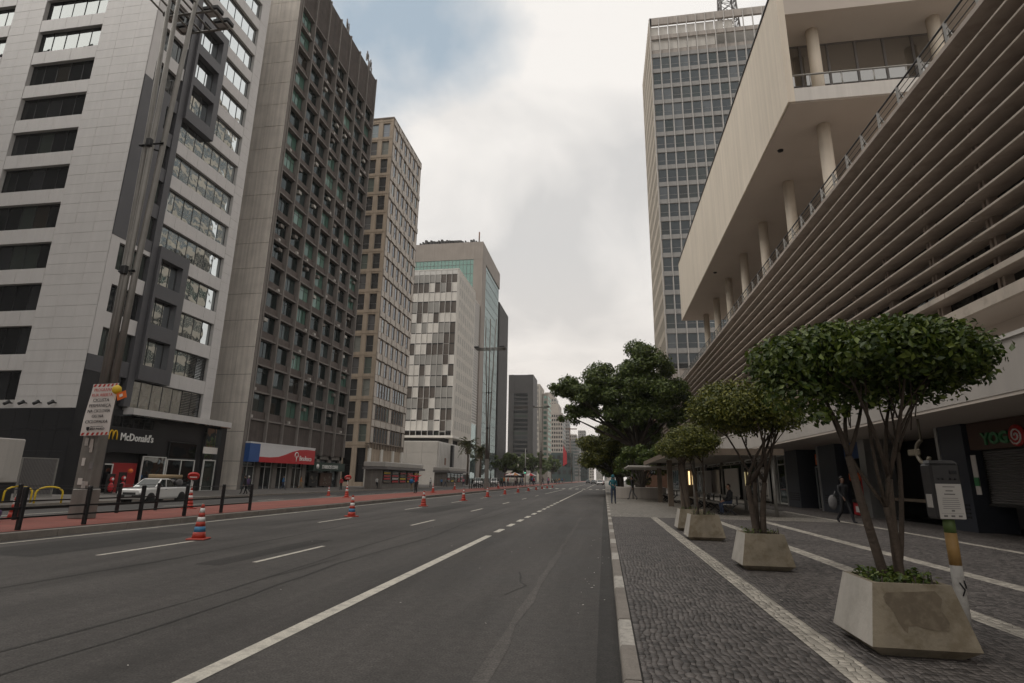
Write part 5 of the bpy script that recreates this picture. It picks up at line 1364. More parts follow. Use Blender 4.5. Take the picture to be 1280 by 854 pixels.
def trees():
    rng = np.random.default_rng(21)
    cl = crown(3.2, 55, 10.4, 4.4, 5, 3.9, 84, rng) + crown(-1.6, 54, 9.6, 3.2, 3.5, 1.7, 26, rng, .2, .34) + crown(5.6, 56, 8.4, 3.2, 4, 3.6, 44, rng) + crown(1.2, 54, 7.8, 3.4, 3, 1.9, 34, rng) + crown(-3.6, 53.5, 10.2, 1.5, 2, .7, 10, rng, .3, .45) + crown(-2.6, 53.5, 7.4, 1.5, 2, 1.0, 9, rng, .3, .45)
    street_tree('large dark spreading street tree reaching over the kerb', (3.4, 55, .15), 4.2, cl, 'leaf_big', 76000, .27, 31, .5)
    cl = crown(1.5, 62, 4.6, 3.9, 4, 3.0, 60, rng) + crown(-0.8, 60, 4.4, 2.0, 2, 1.8, 18, rng) + crown(4, 60, 4, 3, 3, 2.6, 24, rng)
    street_tree('bushy mid green tree below the large one beside the kerb', (1.6, 62, .15), 1.6, cl, 'leaf_topiary', 42000, .24, 32, .25)
    cl = crown(3.3, 47, 3.4, 1.9, 2.2, 1.2, 24, rng) + crown(2.2, 50, 2.5, 1.6, 2, 1.6, 16, rng)
    street_tree('low rounded bush behind the bus shelter roof', (3.0, 48, .15), .8, cl, 'leaf_ficus', 12000, .18, 33, .15)
    cl = crown(2.0, 85, 6, 4.5, 8, 4, 40, rng)
    street_tree('street tree further along the right pavement', (2.5, 85, .15), 2.5, cl, 'leaf_big', 14000, .4, 34, .3)
    cl = crown(2.4, 118, 6, 4.2, 10, 3.6, 30, rng)
    street_tree('last visible street tree on the right pavement', (3, 118, .15), 2.5, cl, 'leaf_big', 9000, .5, 35, .3)
    # left side, far: trees in front of the dark tower
    for k, (x, y, h, rx, lab) in enumerate(((-36, 205, 11, 5, 'round dark tree beyond the palms on the left pavement'), (-33, 262, 14, 6, 'dark tree in front of the banded tower'), (-34, 300, 12, 6, 'tree beside the pale low block far left'), (-30, 330, 15, 5, 'narrow tree by the far lamp posts'), (-35, 228, 9, 4, 'small dark tree at the foot of the slim slab'))):
        street_tree(lab, (x, y, GZ), h*.35, crown(x, y, h*.68, rx, rx, h*.32, 26, rng), 'leaf_big', 5000, .75, 40 + k, .3)
    # palms
    for k, (x, y, h, lab) in enumerate(((-34.5, 141, 10.6, 'taller palm by the ribbed podium'), (-32.5, 147, 9.6, 'palm with yellowing fronds next to the taller palm'))):
        t = thing('palm_tree', lab, 'palm tree', (x, y, GZ))
        mb = MB(); mb.path([(x, y, GZ), (x + .1, y, h*.5), (x, y, h - .6)], [.34, .24, .2], 8); mb.build('trunk', M['bark'], t)
        rr = random.Random(60 + k); P = []; N_ = []
        for f in range(34):
            a = rr.uniform(0, 2*PI); el = rr.uniform(-.9, 1.2); L = rr.uniform(2.2, 3.4)
            for s in np.linspace(.1, 1, 22):
                for sd_ in (-1, 1):
                    r_ = L*s*math.cos(el*.6); zz = h - .6 + L*s*math.sin(el) - 1.5*s*s
                    off = sd_*.28*(1 - s*.6)
                    P.append((x + r_*math.cos(a) - off*math.sin(a), y + r_*math.sin(a) + off*math.cos(a), zz)); N_.append((0, 0, 1.))
        P = np.array(P); N_ = np.array(N_)
        link('crown', leaf_mesh('crown', P, N_, .55, M['leaf_palm'], .3, np.random.default_rng(k)), t, ORG[t.name]).data.transform(Matrix.Translation(-ORG[t.name]))
        q = 260; rg = np.random.default_rng(70 + k)
        P = np.stack([x + rg.normal(size=q)*.4, y + rg.normal(size=q)*.4, h - 1.2 - rg.random(q)*2.0], 1)
        link('dry_fronds', leaf_mesh('dry_fronds', P, rg.normal(size=(q,3)), .7, M['leaf_dry'], .25, rg), t, ORG[t.name]).data.transform(Matrix.Translation(-ORG[t.name]))
trees()
# ------------------------------------------------------------------ traffic cones
def make_cone(label, blue):
    t = thing('traffic_cone', label, 'traffic cone', (0, 0, 0), 'striped traffic cones closing the lanes')
    b = MB(); b.bbox(-.21, .21, -.21, .21, 0, .035, .02); b.build('base', M['cone_red'], t)
    def rad(z): return .155 - (.155 - .035)*z/.75
    zs = [0.03, .17, .29, .40, .50, .60, .70, .775]
    ms = ['cone_red', 'cone_blue' if blue else 'cone_red', 'cone_red', 'cone_white', 'cone_red', 'cone_white', 'cone_red']
    for a, c, m_ in zip(zs[:-1], zs[1:], ms):
        s = MB(); ra, rc = rad(a), rad(c)
        if m_ == 'cone_white': ra += .002; rc += .002
        s.lathe([(ra, a), (rc, c)] if c < .77 else [(ra, a), (rc, c), (rc*.6, c + .01)], 18)
        s.build('band' if m_ != 'cone_red' else 'body', M[m_], t)
    return t
ordn = ['nearest', 'second', 'third', 'fourth', 'fifth', 'sixth', 'seventh', 'eighth', 'ninth', 'tenth', 'eleventh', 'twelfth', 'thirteenth', 'fourteenth']
c_b = make_cone('nearest striped cone with a blue band, base on the lane dash', True); c_b.location = (-9.37, 12.25, .004)
c_b.rotation_euler[2] = .3
c2 = dup(c_b, (-9.45, 20.55, .004), .9, 'second striped cone in the lane row, with a blue band')
c_p = make_cone('third striped cone from the viewer in the lane row', False); c_p.location = (-9.42, 29.1, .004)
for k in range(9):
    dup(c_p, (-9.4 + random.uniform(-.12, .12), 37.4 + 8.3*k, .004), random.uniform(0, 1.5), '%s striped cone from the viewer in the lane row' % ordn[3 + k])
for (x, y, z, lab) in ((-23.2, 45.6, -.2, 'small looking striped cone on the far carriageway in front of the bank'), (-16.95, 63.5, .145, 'striped cone on the red path left of the man in red'),
                       (-15.2, 49.5, .145, 'striped cone on the red path right of the man in red'), (-16.9, 14.2, .145, 'striped cone at the left edge behind the black railing'),
                       (-16.08, 20.23, .145, 'striped cone under the red disc beside the pickup'), (-16.29, 34.45, .145, 'striped cone under the red disc in front of the coffee shop'),
                       (-14.2, 76, .145, 'striped cone on the red path by the far fence')):
    dup(c_p, (x, y, z), random.uniform(0, 1.5), lab)
for (x, y, lab) in ((-16.08, 20.23, 'red stop disc on a cone beside the white pickup'), (-16.29, 34.45, 'red stop disc on a cone in front of the coffee shop')):
    t = thing('stop_disc', lab, 'traffic sign', (x, y, .9))
    b = MB(); b.path([(x, y, .85), (x, y, 1.2)], .02, 6); b.build('handle', M['alu_white'], t)
    d = MB(); d.path([(x - .012, y + .018, 1.42), (x + .012, y - .018, 1.36)], .21, 20, smooth=False); d.build('disc', M['stop_red'], t)
    d = MB(); d.obox((x + .016, y - .024, 1.36), (.125, .004, .038), Matrix.Rotation(math.radians(34), 3, 'Z')); d.build('bar', M['letter_white'], t)
# ------------------------------------------------------------------ black railings by the cycle path
def railing(label, x, ys, h=.92, wob=0):
    t = thing('railing', label, 'railing', (x, ys[0], .145))
    def mk():
        m = MB(); m.bbox(-.045, .045, -.045, .045, 0, h + .06, .01); return m.mesh('post', M['black_paint'])
    for y in ys: link('post', shared(('rpost', h), mk), t, (x, y, .145))
    for z in (.26, .48):
        for a, c in zip(ys[:-1], ys[1:]): part('rail', M['black_paint'], t, x - .02, x + .02, a + .046, c - .046, .145 + z, .145 + z + .04)
    r = MB(); r.path([(x, ys[0], .145 + h), (x, ys[-1], .145 + h)], .009, 5); r.build('wire', M['black_paint'], t)
railing('black post and rail fence on the kerb side of the red path', -13.5, [7.9, 9.7, 11.5, 13.2, 15.0, 16.8, 18.6, 20.25])
railing('black post and rail fence on the far side of the red path', -16.4, [10.4, 12.1, 13.8, 15.5, 17.2, 18.9])
t = thing('fence', 'row of black bollard posts along the red path far down the avenue', 'fence', (-15, 74, .145))
def mkp(): m = MB(); m.lathe([(.05, 0), (.05, 1.25), (.02, 1.3)], 8); return m.mesh('post', M['black_paint'])
for k in range(34): link('post', shared('bpost', mkp), t, (-16.8, 70 + 1.35*k, .145))
# ------------------------------------------------------------------ tripod lamp poles on the reservation
def lamp_pole(label, x, y, z0=.135, papers=False):
    t = thing('street_lamp', label, 'street lamp', (x, y, z0), 'tall three legged lamp poles on the central reservation')
    b = MB(); b.bbox(x - .29, x + .29, y - .22, y + .22, z0, 1.0, .03)
    b.prism([(x - .27, y - .2, 1.0), (x + .27, y - .2, 1.0), (x + .2, y + .2, 1.0), (x - .2, y + .2, 1.0)], (0, 0, 2.9)); b.build('base_box', M['steel_pole'], t)
    top = []
    for k, (ox, oy) in enumerate(((-.26, .02), (.0, -.08), (.26, .02))):
        pts = [(x + ox*.75, y + oy, 3.6), (x + ox*.85, y + oy, 8.0), (x + ox*1.5, y + oy*1.2, 14), (x + ox*2.9, y + oy*2.5, 22.8)]
        l = MB(); l.path(pts, [.105, .095, .085, .06], 10); l.build('pole_leg', M['steel_pole'], t)
    for z, s in ((7.9, 1.0), (12.6, 1.6)):
        c = MB()
        for k in range(3):
            a = PI*2*k/3
            c.path([(x - .3*s, y - .1, z), (x + .3*s, y - .1, z), (x, y + .22*s, z), (x - .3*s, y - .1, z)], .035, 6)
        c.bbox(x - .09, x + .09, y - .28, y - .12, z - .15, z + .15, .02); c.build('clamp', M['dark_metal'], t)
    p = MB(); z = 18.6; hx = 1.0 if papers else 2.0; hy = 1.3 if papers else .75; lx = .85 if papers else 1.75
    for yy in (-1, -.33, .33, 1): p.path([(x - hx, y + yy*hy, z), (x + hx, y + yy*hy, z)], .045, 6)
    for xx in (-1, -.6, -.2, .2, .6, 1): p.path([(x + xx*hx, y - hy, z + .03), (x + xx*hx, y + hy, z + .03)], .04, 6)
    p.build('platform', M['steel_pole'], t)
    for sx in (-lx, lx):
        for sy in ((.6, 1.2) if papers else (-.5, .5)):
            l = MB(); l.bbox(x + sx - .35, x + sx + .35, y + sy - .2, y + sy + .2, z + .06, z + .28, .05); h = l.build('lamp_head', M['dark_metal'], t)
            g = MB(); g.box(x + sx - .28, x + sx + .28, y + sy - .15, y + sy + .15, z + .03, z + .058); g.build('lens', M['lamp_clear'], h)
    if papers:
        rr = random.Random(3)
        for k in range(9):
            a = rr.uniform(-.22, .14); zz = rr.uniform(.9, 2.3)
            q = MB(); q.box(x + a, x + a + rr.uniform(.08, .16), y - .225 - .002*k, y - .221 - .002*k + .0, zz, zz + rr.uniform(.12, .3)); q.build('sticker', M[rr.choice(('paper', 'print_grey', 'post_white', 'concrete'))], t)
    return t
lamp_pole('nearest three legged lamp pole, banner and stickers on its base', -15.3, 14.85, papers=True)
lamp_pole('second lamp pole, in front of the green glass tower', -15, 72)
lamp_pole('third lamp pole, in front of the cream tower', -15, 135)
lamp_pole('fourth lamp pole, small beside the vanishing point', -15, 265)
lamp_pole('last visible lamp pole near the vanishing point', -15, 338)
# banner tied to the nearest pole
def banner():
    X0, X1, Y = -15.46, -14.48, 14.42
    t = thing('banner', 'white cloth banner with red and black Portuguese lettering on the lamp pole', 'banner', (X0, Y, 2.5))
    def warp(u, v): # slight lean and billow
        return (X0 + .10*v + (X1 - X0)*u*(1 - .10*v) , Y + .03*math.sin(u*PI) - .02*math.sin(v*5), 2.53 + 1.56*v + .03*u)
    n, m_ = 10, 14
    g = MB()
    for side, off in ((0, 0), (1, .006)):
        for i in range(n):
            for j in range(m_):
                P = [warp(i/n, j/m_), warp((i+1)/n, j/m_), warp((i+1)/n, (j+1)/m_), warp(i/n, (j+1)/m_)]
                g.poly([(a, b + off, c) for a, b, c in (P if side == 0 else P[::-1])])
    g.build('cloth', M['sign_white'], t)
    s = MB()
    for v0, v1 in ((0.005, .055), (.945, .995)):
        for k in range(6):
            u = .02 + k*.165
            P = [warp(u, v0), warp(u + .08, v0), warp(min(1, u + .12), v1), warp(u + .04, v1)]
            s.poly([(a, b - .006, c) for a, b, c in P])
    s.build('hatched_border', M['sign_red'], t)
    lines = [('PROGRAMA', 'sign_red', .845, .70), ('RUA ABERTA', 'sign_red', .745, .78), ('CICLISTA', 'sign_black', .645, .60), ('PERMANEÇA', 'sign_black', .54, .80), ('NA CICLOVIA', 'sign_black', .435, .82), ('OU NA', 'sign_black', .335, .42), ('CICLOFAIXA', 'sign_black', .23, .80)]
    for tx, m2, v, w in lines:
        a = warp(.5 - w/2, v); b = warp(.5 + w/2, v)
        lettering(tx, t, M[m2], (a[0], Y - .035, a[2]), (1, 0, .03), .135, .006, .0, width=(b[0]-a[0]))
    a = warp(.33, .155); lettering('PREFEITURA DE', t, M['sign_black'], (a[0], Y - .035, a[2]), (1, 0, .03), .045, .004, width=.42)
    a = warp(.33, .105); lettering('SÃO PAULO', t, M['sign_black'], (a[0], Y - .035, a[2]), (1, 0, .03), .075, .004, .003, width=.5)
    c = MB(); a = warp(.25, .13); c.prism([(a[0] - .05, Y - .03, a[2] + .05), (a[0] + .05, Y - .03, a[2] + .05), (a[0] + .05, Y - .03, a[2] - .02), (a[0], Y - .03, a[2] - .07), (a[0] - .05, Y - .03, a[2] - .02)], (0, -.006, 0)); c.build('crest', M['sign_black'], t)
    t2 = thing('balloon', 'yellow balloon tied to the lamp pole beside the banner', 'balloon', (-14.42, 14.35, 3.85))
    b = MB(); b.ball((-14.42, 14.35, 3.9), (.13, .13, .145)); b.path([(-14.42, 14.35, 3.72), (-14.6, 14.5, 3.5)], .006, 4); b.build('skin', M['yellow'], t2)
    t2 = thing('flag', 'small orange pennant with a pale mark below the yellow balloon', 'flag', (-14.22, 14.35, 3.7))
    b = MB(); b.obox((-14.2, 14.33, 3.72), (.15, .012, .11), Matrix.Rotation(-.35, 3, 'Y')); b.build('cloth', M['orange'], t2)
    b = MB(); b.obox((-14.2, 14.31, 3.72), (.05, .006, .04), Matrix.Rotation(-.35, 3, 'Y')); b.build('mark', M['letter_white'], t2)
banner()
# ------------------------------------------------------------------ left plaza pieces
t = thing('kiosk', 'white box kiosk with a dark plinth at the left edge', 'kiosk', (-37.2, 25, -.33))
b = MB(); b.bbox(-38.4, -36.0, 20, 30.0, .75, 3.4, .06); b.build('body', M['kiosk_white'], t)
b = MB(); b.box(-38.3, -36.1, 20.1, 29.9, -.33, .75); b.build('plinth', M['black_tile'], t)
b = MB(); b.box(-36.0, -35.97, 21, 29.3, 1.0, 3.0); b.build('side_panel', M['kiosk_white'], t)
t = thing('gate', 'grey steel bar gate beside the white kiosk', 'gate', (-40, 34.6, -.33))
f = MB(); f.box(-40.04, -39.96, 33.3, 36.0, 2.32, 2.4); f.box(-40.04, -39.96, 33.3, 36.0, -.3, -.22); f.box(-40.04, -39.96, 33.3, 33.38, -.22, 2.32); f.box(-40.04, -39.96, 35.92, 36.0, -.22, 2.32); f.build('frame', M['galv'], t)
for k in range(24): part('bar', M['gate_grey'], t, -40.02, -39.98, 33.42 + .104*k, 33.46 + .104*k, -.22, 2.32)
for k, (x, y) in enumerate(((-33.6, 28.2), (-31.6, 28.3))):
    b = MB(); b.path([(x - .35, y - .5, -.33), (x - .35, y - .5, .2)] + [(x - .5*math.cos(a)*.7, y - .5*math.cos(a), .25 + .35*math.sin(a)) for a in [PI*q/10 for q in range(11)]] + [(x + .35, y + .5, .2), (x + .35, y + .5, -.33)], .05, 8)
    tag(b.build('bike_hoop', M['yellow'], loc=(x, y, -.33)), 'yellow hoop stand, left one near the kiosk' if k == 0 else 'yellow hoop stand, right one in front of the gate', 'bike stand', 'yellow hoop stands')
b = MB(); b.bbox(-16.9, -16.2, 12.6, 13.4, .145, .55, .15); tag(b.build('cloth_bundle', M['purple'], loc=(-16.5, 13, .145)), 'purple blue cloth bundle on the path at the left edge', 'bundle')
for k, (u0, u1) in enumerate(((45.0, 45.5), (46.0, 46.5), (47.0, 47.55))): pass
for k, (y, h, lab) in enumerate(((43.3, 1.75, 'left red display figure panel by the restaurant entrance'), (44.5, 1.9, 'right red display figure panel by the restaurant entrance'))):
    t = thing('display_panel', lab, 'display', (-42.4, y, GZ))
    b = MB(); b.bbox(-42.5, -42.38, y - .4, y + .4, GZ, GZ + h, .02); b.build('board', M['shop_dark'], t)
    b = MB(); b.ball((-42.3, y, GZ + h*.72), (.12, .22, .25)); b.ball((-42.3, y, GZ + h*.35), (.12, .28, .42)); b.build('red_figure', M['bank_red'], t)
    b = MB(); b.ball((-42.2, y, GZ + h*.74), (.06, .11, .12)); b.build('pale_face', M['letter_white'], t)
b = MB(); b.ball((-42.2, 45.0, 1.6), .21); tag(b.build('balloon', M['orange'], loc=(-42.2, 45, 1.6)), 'orange red balloon by the restaurant entrance', 'balloon')
# news kiosks on the far pavement
def news(label, x, y0, y1, lit):
    t = thing('newsstand', label, 'kiosk', (x, (y0+y1)/2, -.33))
    b = MB(); b.box(x - 3, x - .3, y0, y1, -.33, 2.6); b.build('body', M['concrete_dark'], t)
    b = MB(); b.bbox(x - 3.2, x + .3, y0 - .4, y1 + .4, 2.85, 3.6, .1); b.build('roof_box', M['kiosk_white'], t)
    b = MB(); b.box(x - 3.2, x + .6, y0 - .6, y1 + .6, 2.5, 2.84); b.build('eave', M['gate_grey'], t)
    for k in range(5):
        w = (y1 - y0)/5
        p = MB(); p.box(x - .3, x - .2, y0 + w*k + .3, y0 + w*(k+1) - .3, .5, 2.3); o = p.build('display_window', M['glass_shop'], t)
        for q in range(4):
            z = .6 + .42*q; p = MB(); p.box(x - .2, x - .14, y0 + w*k + .5, y0 + w*(k+1) - .5, z, z + .25); p.build('shelf_goods', M[random.choice(('letter_gold', 'paper', 'bank_red', 'yellow'))], o)
    return t
news('newsstand with a white roof box behind the man in red', -32.2, 80, 97, True)
news('second newsstand further along by the ribbed podium', -32.5, 116, 130, False)
# ------------------------------------------------------------------ traffic light and parasols far down
t = thing('traffic_light', 'green traffic light on a slim pole far down the reservation', 'traffic light', (-14, 101, .14))
b = MB(); b.path([(-14, 101, .14), (-14, 101, 6.8)], .08, 8); b.build('pole', M['galv'], t)
b = MB(); b.bbox(-14.2, -13.8, 100.7, 101, 2.3, 3.4, .04); h = b.build('signal_head', M['black_paint'], t)
b = MB(); b.ball((-14, 100.68, 2.5), (.12, .05, .12)); b.build('lens', M['lit_green'], h)
for k, (x, y, m_, lab) in enumerate(((-15.6, 99, 'orangecloth', 'orange and white parasol over a street stall'), (-13.5, 104, 'redcloth', 'red and white parasol behind the traffic light'), (-17.5, 106, 'redcloth', 'red parasol left of the stall'))):
    t = thing('parasol', lab, 'parasol', (x, y, .14))
    b = MB(); b.path([(x, y, .14), (x, y, 2.5)], .03, 6); b.build('pole', M['alu'], t)
    b = MB()
    for q in range(8):
        a0, a1 = PI*q/4, PI*(q+1)/4
        b.poly([(x, y, 2.55), (x + 1.3*math.cos(a0), y + 1.3*math.sin(a0), 2.05), (x + 1.3*math.cos(a1), y + 1.3*math.sin(a1), 2.05)], q % 2)
    b.build('canopy', [M[m_], M['whitecloth']], t)
# ------------------------------------------------------------------ vehicles
def wheel(parent, x, y, r, w):
    def tyre():
        m = MB(); m.lathe([(r*.62, -w/2), (r*.93, -w/2), (r, -w/2 + .03), (r, w/2 - .03), (r*.93, w/2), (r*.62, w/2)], 20)
        m.v = [(p[2], p[0], p[1]) for p in m.v]; return m.mesh('tyre', M['rubber'])
    def rim():
        m = MB(); m.lathe([(r*.6, -w/2 + .03), (r*.62, -w/2 + .01), (r*.3, -w/2 + .04), (r*.12, -w/2 + .0), (r*.12, w/2), (r*.3, w/2 - .04), (r*.62, w/2 - .01), (r*.6, w/2 - .03)], 16)
        for k in range(5):
            a = 2*PI*k/5
            m.obox((0, 0, 0), (1, 1, 1), Matrix.Identity(3)) if False else None
        m.v = [(p[2], p[0], p[1]) for p in m.v]; return m.mesh('rim', M['rim'])
    wh = link('wheel', None, parent, (x, y, r)); wh.empty_display_size = .1
    link('tyre', shared(('tyre', r, w), tyre), wh, (x, y, r)); link('rim', shared(('rim', r, w), rim), wh, (x, y, r))
def car(name, label, cat, paint, st, cab, wheels, W, r=.3, bed=None, group=None):
    """st: stations (y, zbottom, zshoulder, zdeck, halfwidth); cab: (y0 base front, y1 roof front, y2 roof rear, y3 base rear, zbase, zroof)"""
    t = thing(name, label, cat, (0, 0, 0), group)
    b = MB(); ring = []
    for (y, zb, zs_, zd, w) in st:
        ring.append([(-w*.94, y, zb), (-w, y, zb + .12), (-w, y, zs_), (-w*.93, y, zd), (-w*.5, y, zd + .02), (w*.5, y, zd + .02), (w*.93, y, zd), (w, y, zs_), (w, y, zb + .12), (w*.94, y, zb)])
    n = len(ring[0]); vs = [p for r_ in ring for p in r_]
    fs = [(i*n + k, i*n + (k+1) % n, (i+1)*n + (k+1) % n, (i+1)*n + k) for i in range(len(ring)-1) for k in range(n)] + [tuple(range(n)), tuple(range(len(vs)-1, len(vs)-n-1, -1))]
    b._add(vs, fs, 0, False)
    y0, y1, y2, y3, zb, zr = cab; w0, w1 = W*.93, W*.76
    C = [(-w0, y0, zb), (w0, y0, zb), (w0, y3, zb), (-w0, y3, zb), (-w1, y1, zr - .04), (w1, y1, zr - .04), (w1, y2, zr - .04), (-w1, y2, zr - .04)]
    b._add(C, [(0,1,5,4), (1,2,6,5), (2,3,7,6), (3,0,4,7), (4,5,6,7)], 0)
    b._add([(-w1, y1, zr - .04), (w1, y1, zr - .04), (w1, y2, zr - .04), (-w1, y2, zr - .04), (-w1*.85, y1 + (y2-y1)*.12, zr), (w1*.85, y1 + (y2-y1)*.12, zr), (w1*.85, y2 - (y2-y1)*.08, zr), (-w1*.85, y2 - (y2-y1)*.08, zr)], [(0,1,5,4), (1,2,6,5), (2,3,7,6), (3,0,4,7), (4,5,6,7)], 0)
    o = b.build('body', M[paint], t)
    bv = o.modifiers.new('soft_edges', 'BEVEL'); bv.width = .035; bv.segments = 3; bv.limit_method = 'ANGLE'; bv.angle_limit = math.radians(22)
    def quadpane(nm, a, c, d, e, ins=.12, off=.012, m_='glass_dark'):
        P = [Vector(q) for q in (a, c, d, e)]; cen = sum(P, Vector())/4; nrm = (P[1]-P[0]).cross(P[3]-P[0]).normalized()
        if nrm.dot(cen - Vector((0, (y0+y3)/2, zb + .1))) < 0: nrm = -nrm
        Q = [p.lerp(cen, ins) + nrm*off for p in P]
        g = MB(); g.prism([q - nrm*.01 for q in Q], nrm*.012); g.build(nm, M[m_], t)
    quadpane('windscreen', C[0], C[1], C[5], C[4]); quadpane('rear_window', C[2], C[3], C[7], C[6])
    ym = (y0 + y3)/2; yr = (y1 + y2)/2
    for s in (-1, 1):
        A0, A3, B1, B2 = (s*w0, y0, zb), (s*w0, y3, zb), (s*w1, y1, zr - .04), (s*w1, y2, zr - .04)
        mA, mB = (s*w0, ym, zb), (s*w1, yr, zr - .04)
        quadpane('side_window', A0, mA, mB, B1, .13); quadpane('side_window', mA, A3, B2, mB, .13)
        for (wy) in wheels:
            g = MB(); g.path([(s*(W - .22), wy, r), (s*(W + .006), wy, r)], r*1.2, 20, smooth=False); g.build('wheel_arch', M['car_trim'], t)
            wheel(t, s*(W - .075), wy, r, .19)
        f = st[0]; L = st[-1]
        dirn = -1 if f[0] < L[0] else 1
        g = MB(); g.bbox(s*W*.9 - .18 if s > 0 else -W*.9 - .02, s*W*.9 + .02 if s > 0 else -W*.9 + .18, f[0] - .03, f[0] + .12, f[2] - .17, f[2] + .0, .03); g.build('headlight', M['lamp_clear'], t)
        g = MB(); g.bbox(s*W*.9 - .12 if s > 0 else -W*.9 - .02, s*W*.9 + .02 if s > 0 else -W*.9 + .12, L[0] - .08, L[0] + .02, L[2] - .25, L[2] - .02, .02); g.build('tail_light', M['lamp_red'], t)
        g = MB(); g.bbox(s*(W + .08) - .07, s*(W + .08) + .07, y0 + .25, y0 + .35, zb + .02, zb + .16, .03); g.build('mirror', M['car_trim'], t)
        g = MB(); g.box(s*(W + .004) - .006, s*(W + .004) + .006, ym - .1, ym + .06, zb - .13, zb - .10); g.build('handle', M['car_trim'], t)
    f = st[0]
    g = MB(); g.bbox(-W*.5, W*.5, f[0] - .025, f[0] + .05, f[2] - .2, f[2] - .04, .02); g.build('grille', M['car_trim'], t)
    g = MB(); g.bbox(-W*.92, W*.92, f[0] - .05, f[0] + .15, f[1] + .02, f[1] + .22, .04); g.build('bumper', M['car_trim'], t)
    g = MB(); g.box(-.22, .22, f[0] - .062, f[0] - .05, f[1] + .07, f[1] + .18); g.build('number_plate', M['alu'], t)
    return t
pst = [(-2.2, .34, .72, .78, .72), (-2.12, .26, .78, .86, .80), (-1.7, .24, .82, .93, .83), (-1.0, .24, .86, .97, .84), (.5, .24, .90, .97, .84), (2.0, .28, .92, .98, .83), (2.22, .36, .90, .97, .81)]
pk = car('pickup_truck', 'white two door pickup truck with loaded bed on the far carriageway', 'pickup truck', 'car_white', pst, (-1.05, -.45, .35, .75, .95, 1.50), (-1.42, 1.38), .84, .30)
b = MB(); b.box(-.72, .72, .85, 2.12, .99, 1.0, 0); b.build('bed_cover', M['car_trim'], pk)
b = MB(); b.path([(-.7, .8, 1.0), (-.62, .82, 1.5), (.62, .82, 1.5), (.7, .8, 1.0)], .04, 6); b.build('roll_bar', M['car_trim'], pk)
pk.location = (-28.4, 32.5, -.36); pk.rotation_euler[2] = math.radians(4)
t = thing('cargo_roll', 'pale roll of material lying over the pickup cab', 'roll', (-28.4, 32.9, 1.14))
b = MB(); b.path([(-29.0, 32.4, 1.27), (-27.7, 33.8, 1.24)], .13, 12); b.build('roll', M['khaki'], t)
t = thing('cargo_bags', 'black and white bags heaped in the pickup bed', 'bags', (-28.4, 34, .62))
rr = random.Random(9)
for k in range(7):
    b = MB(); b.ball((-28.4 + rr.uniform(-.5, .5), 33.9 + rr.uniform(-.4, .6), .82 + rr.uniform(0, .3)), (rr.uniform(.2, .32), rr.uniform(.2, .32), rr.uniform(.16, .26))); b.build('bag', M[rr.choice(('blackcloth', 'whitecloth', 'greycloth'))], t)
vst = [(-2.1, .34, .8, .95, .8), (-1.95, .26, .95, 1.1, .86), (-1.2, .24, 1.05, 1.2, .88), (1.9, .26, 1.1, 1.2, .88), (2.1, .36, 1.1, 1.18, .86)]
van = car('parked_van', 'left one of two white vans parked far down the left', 'van', 'car_white', vst, (-1.35, -.75, 1.9, 2.05, 1.18, 1.9), (-1.35, 1.3), .88, .32, group='white vans parked far down the left')
van.location = (-27.5, 123, -.35); van.rotation_euler[2] = .1
dup(van, (-27.0, 139, -.35), .1, 'right one of two white vans parked far down the left')
cst = [(-2.05, .32, .62, .68, .74), (-1.9, .22, .72, .8, .82), (-1.0, .2, .82, .92, .85), (1.2, .2, .86, .94, .85), (1.9, .24, .85, .93, .82), (2.05, .34, .8, .88, .78)]
car1 = car('car', 'dark car driving towards the viewer near the vanishing point', 'car', 'car_black', cst, (-.95, -.3, .95, 1.5, .9, 1.42), (-1.3, 1.25), .85, .3, group='cars at the far end of the avenue')
car1.location = (-3.9, 205, .004)
car2 = car('car', 'white car near the kerb by the far crosswalk', 'car', 'car_white', cst, (-.95, -.3, .95, 1.5, .9, 1.42), (-1.3, 1.25), .85, .3, group='cars at the far end of the avenue'); car2.location = (-1.3, 168, .004)
car3 = car('car', 'red car behind the white one at the far end', 'car', 'car_red', cst, (-.95, -.3, .95, 1.5, .9, 1.42), (-1.3, 1.25), .85, .3, group='cars at the far end of the avenue'); car3.location = (-1.1, 182, .004)
dup(car1, (-6.8, 240, .004), 0, 'smallest dark car in the middle of the far road'); dup(car2, (-0.9, 215, .004), 0, 'last pale car by the right kerb in the distance')
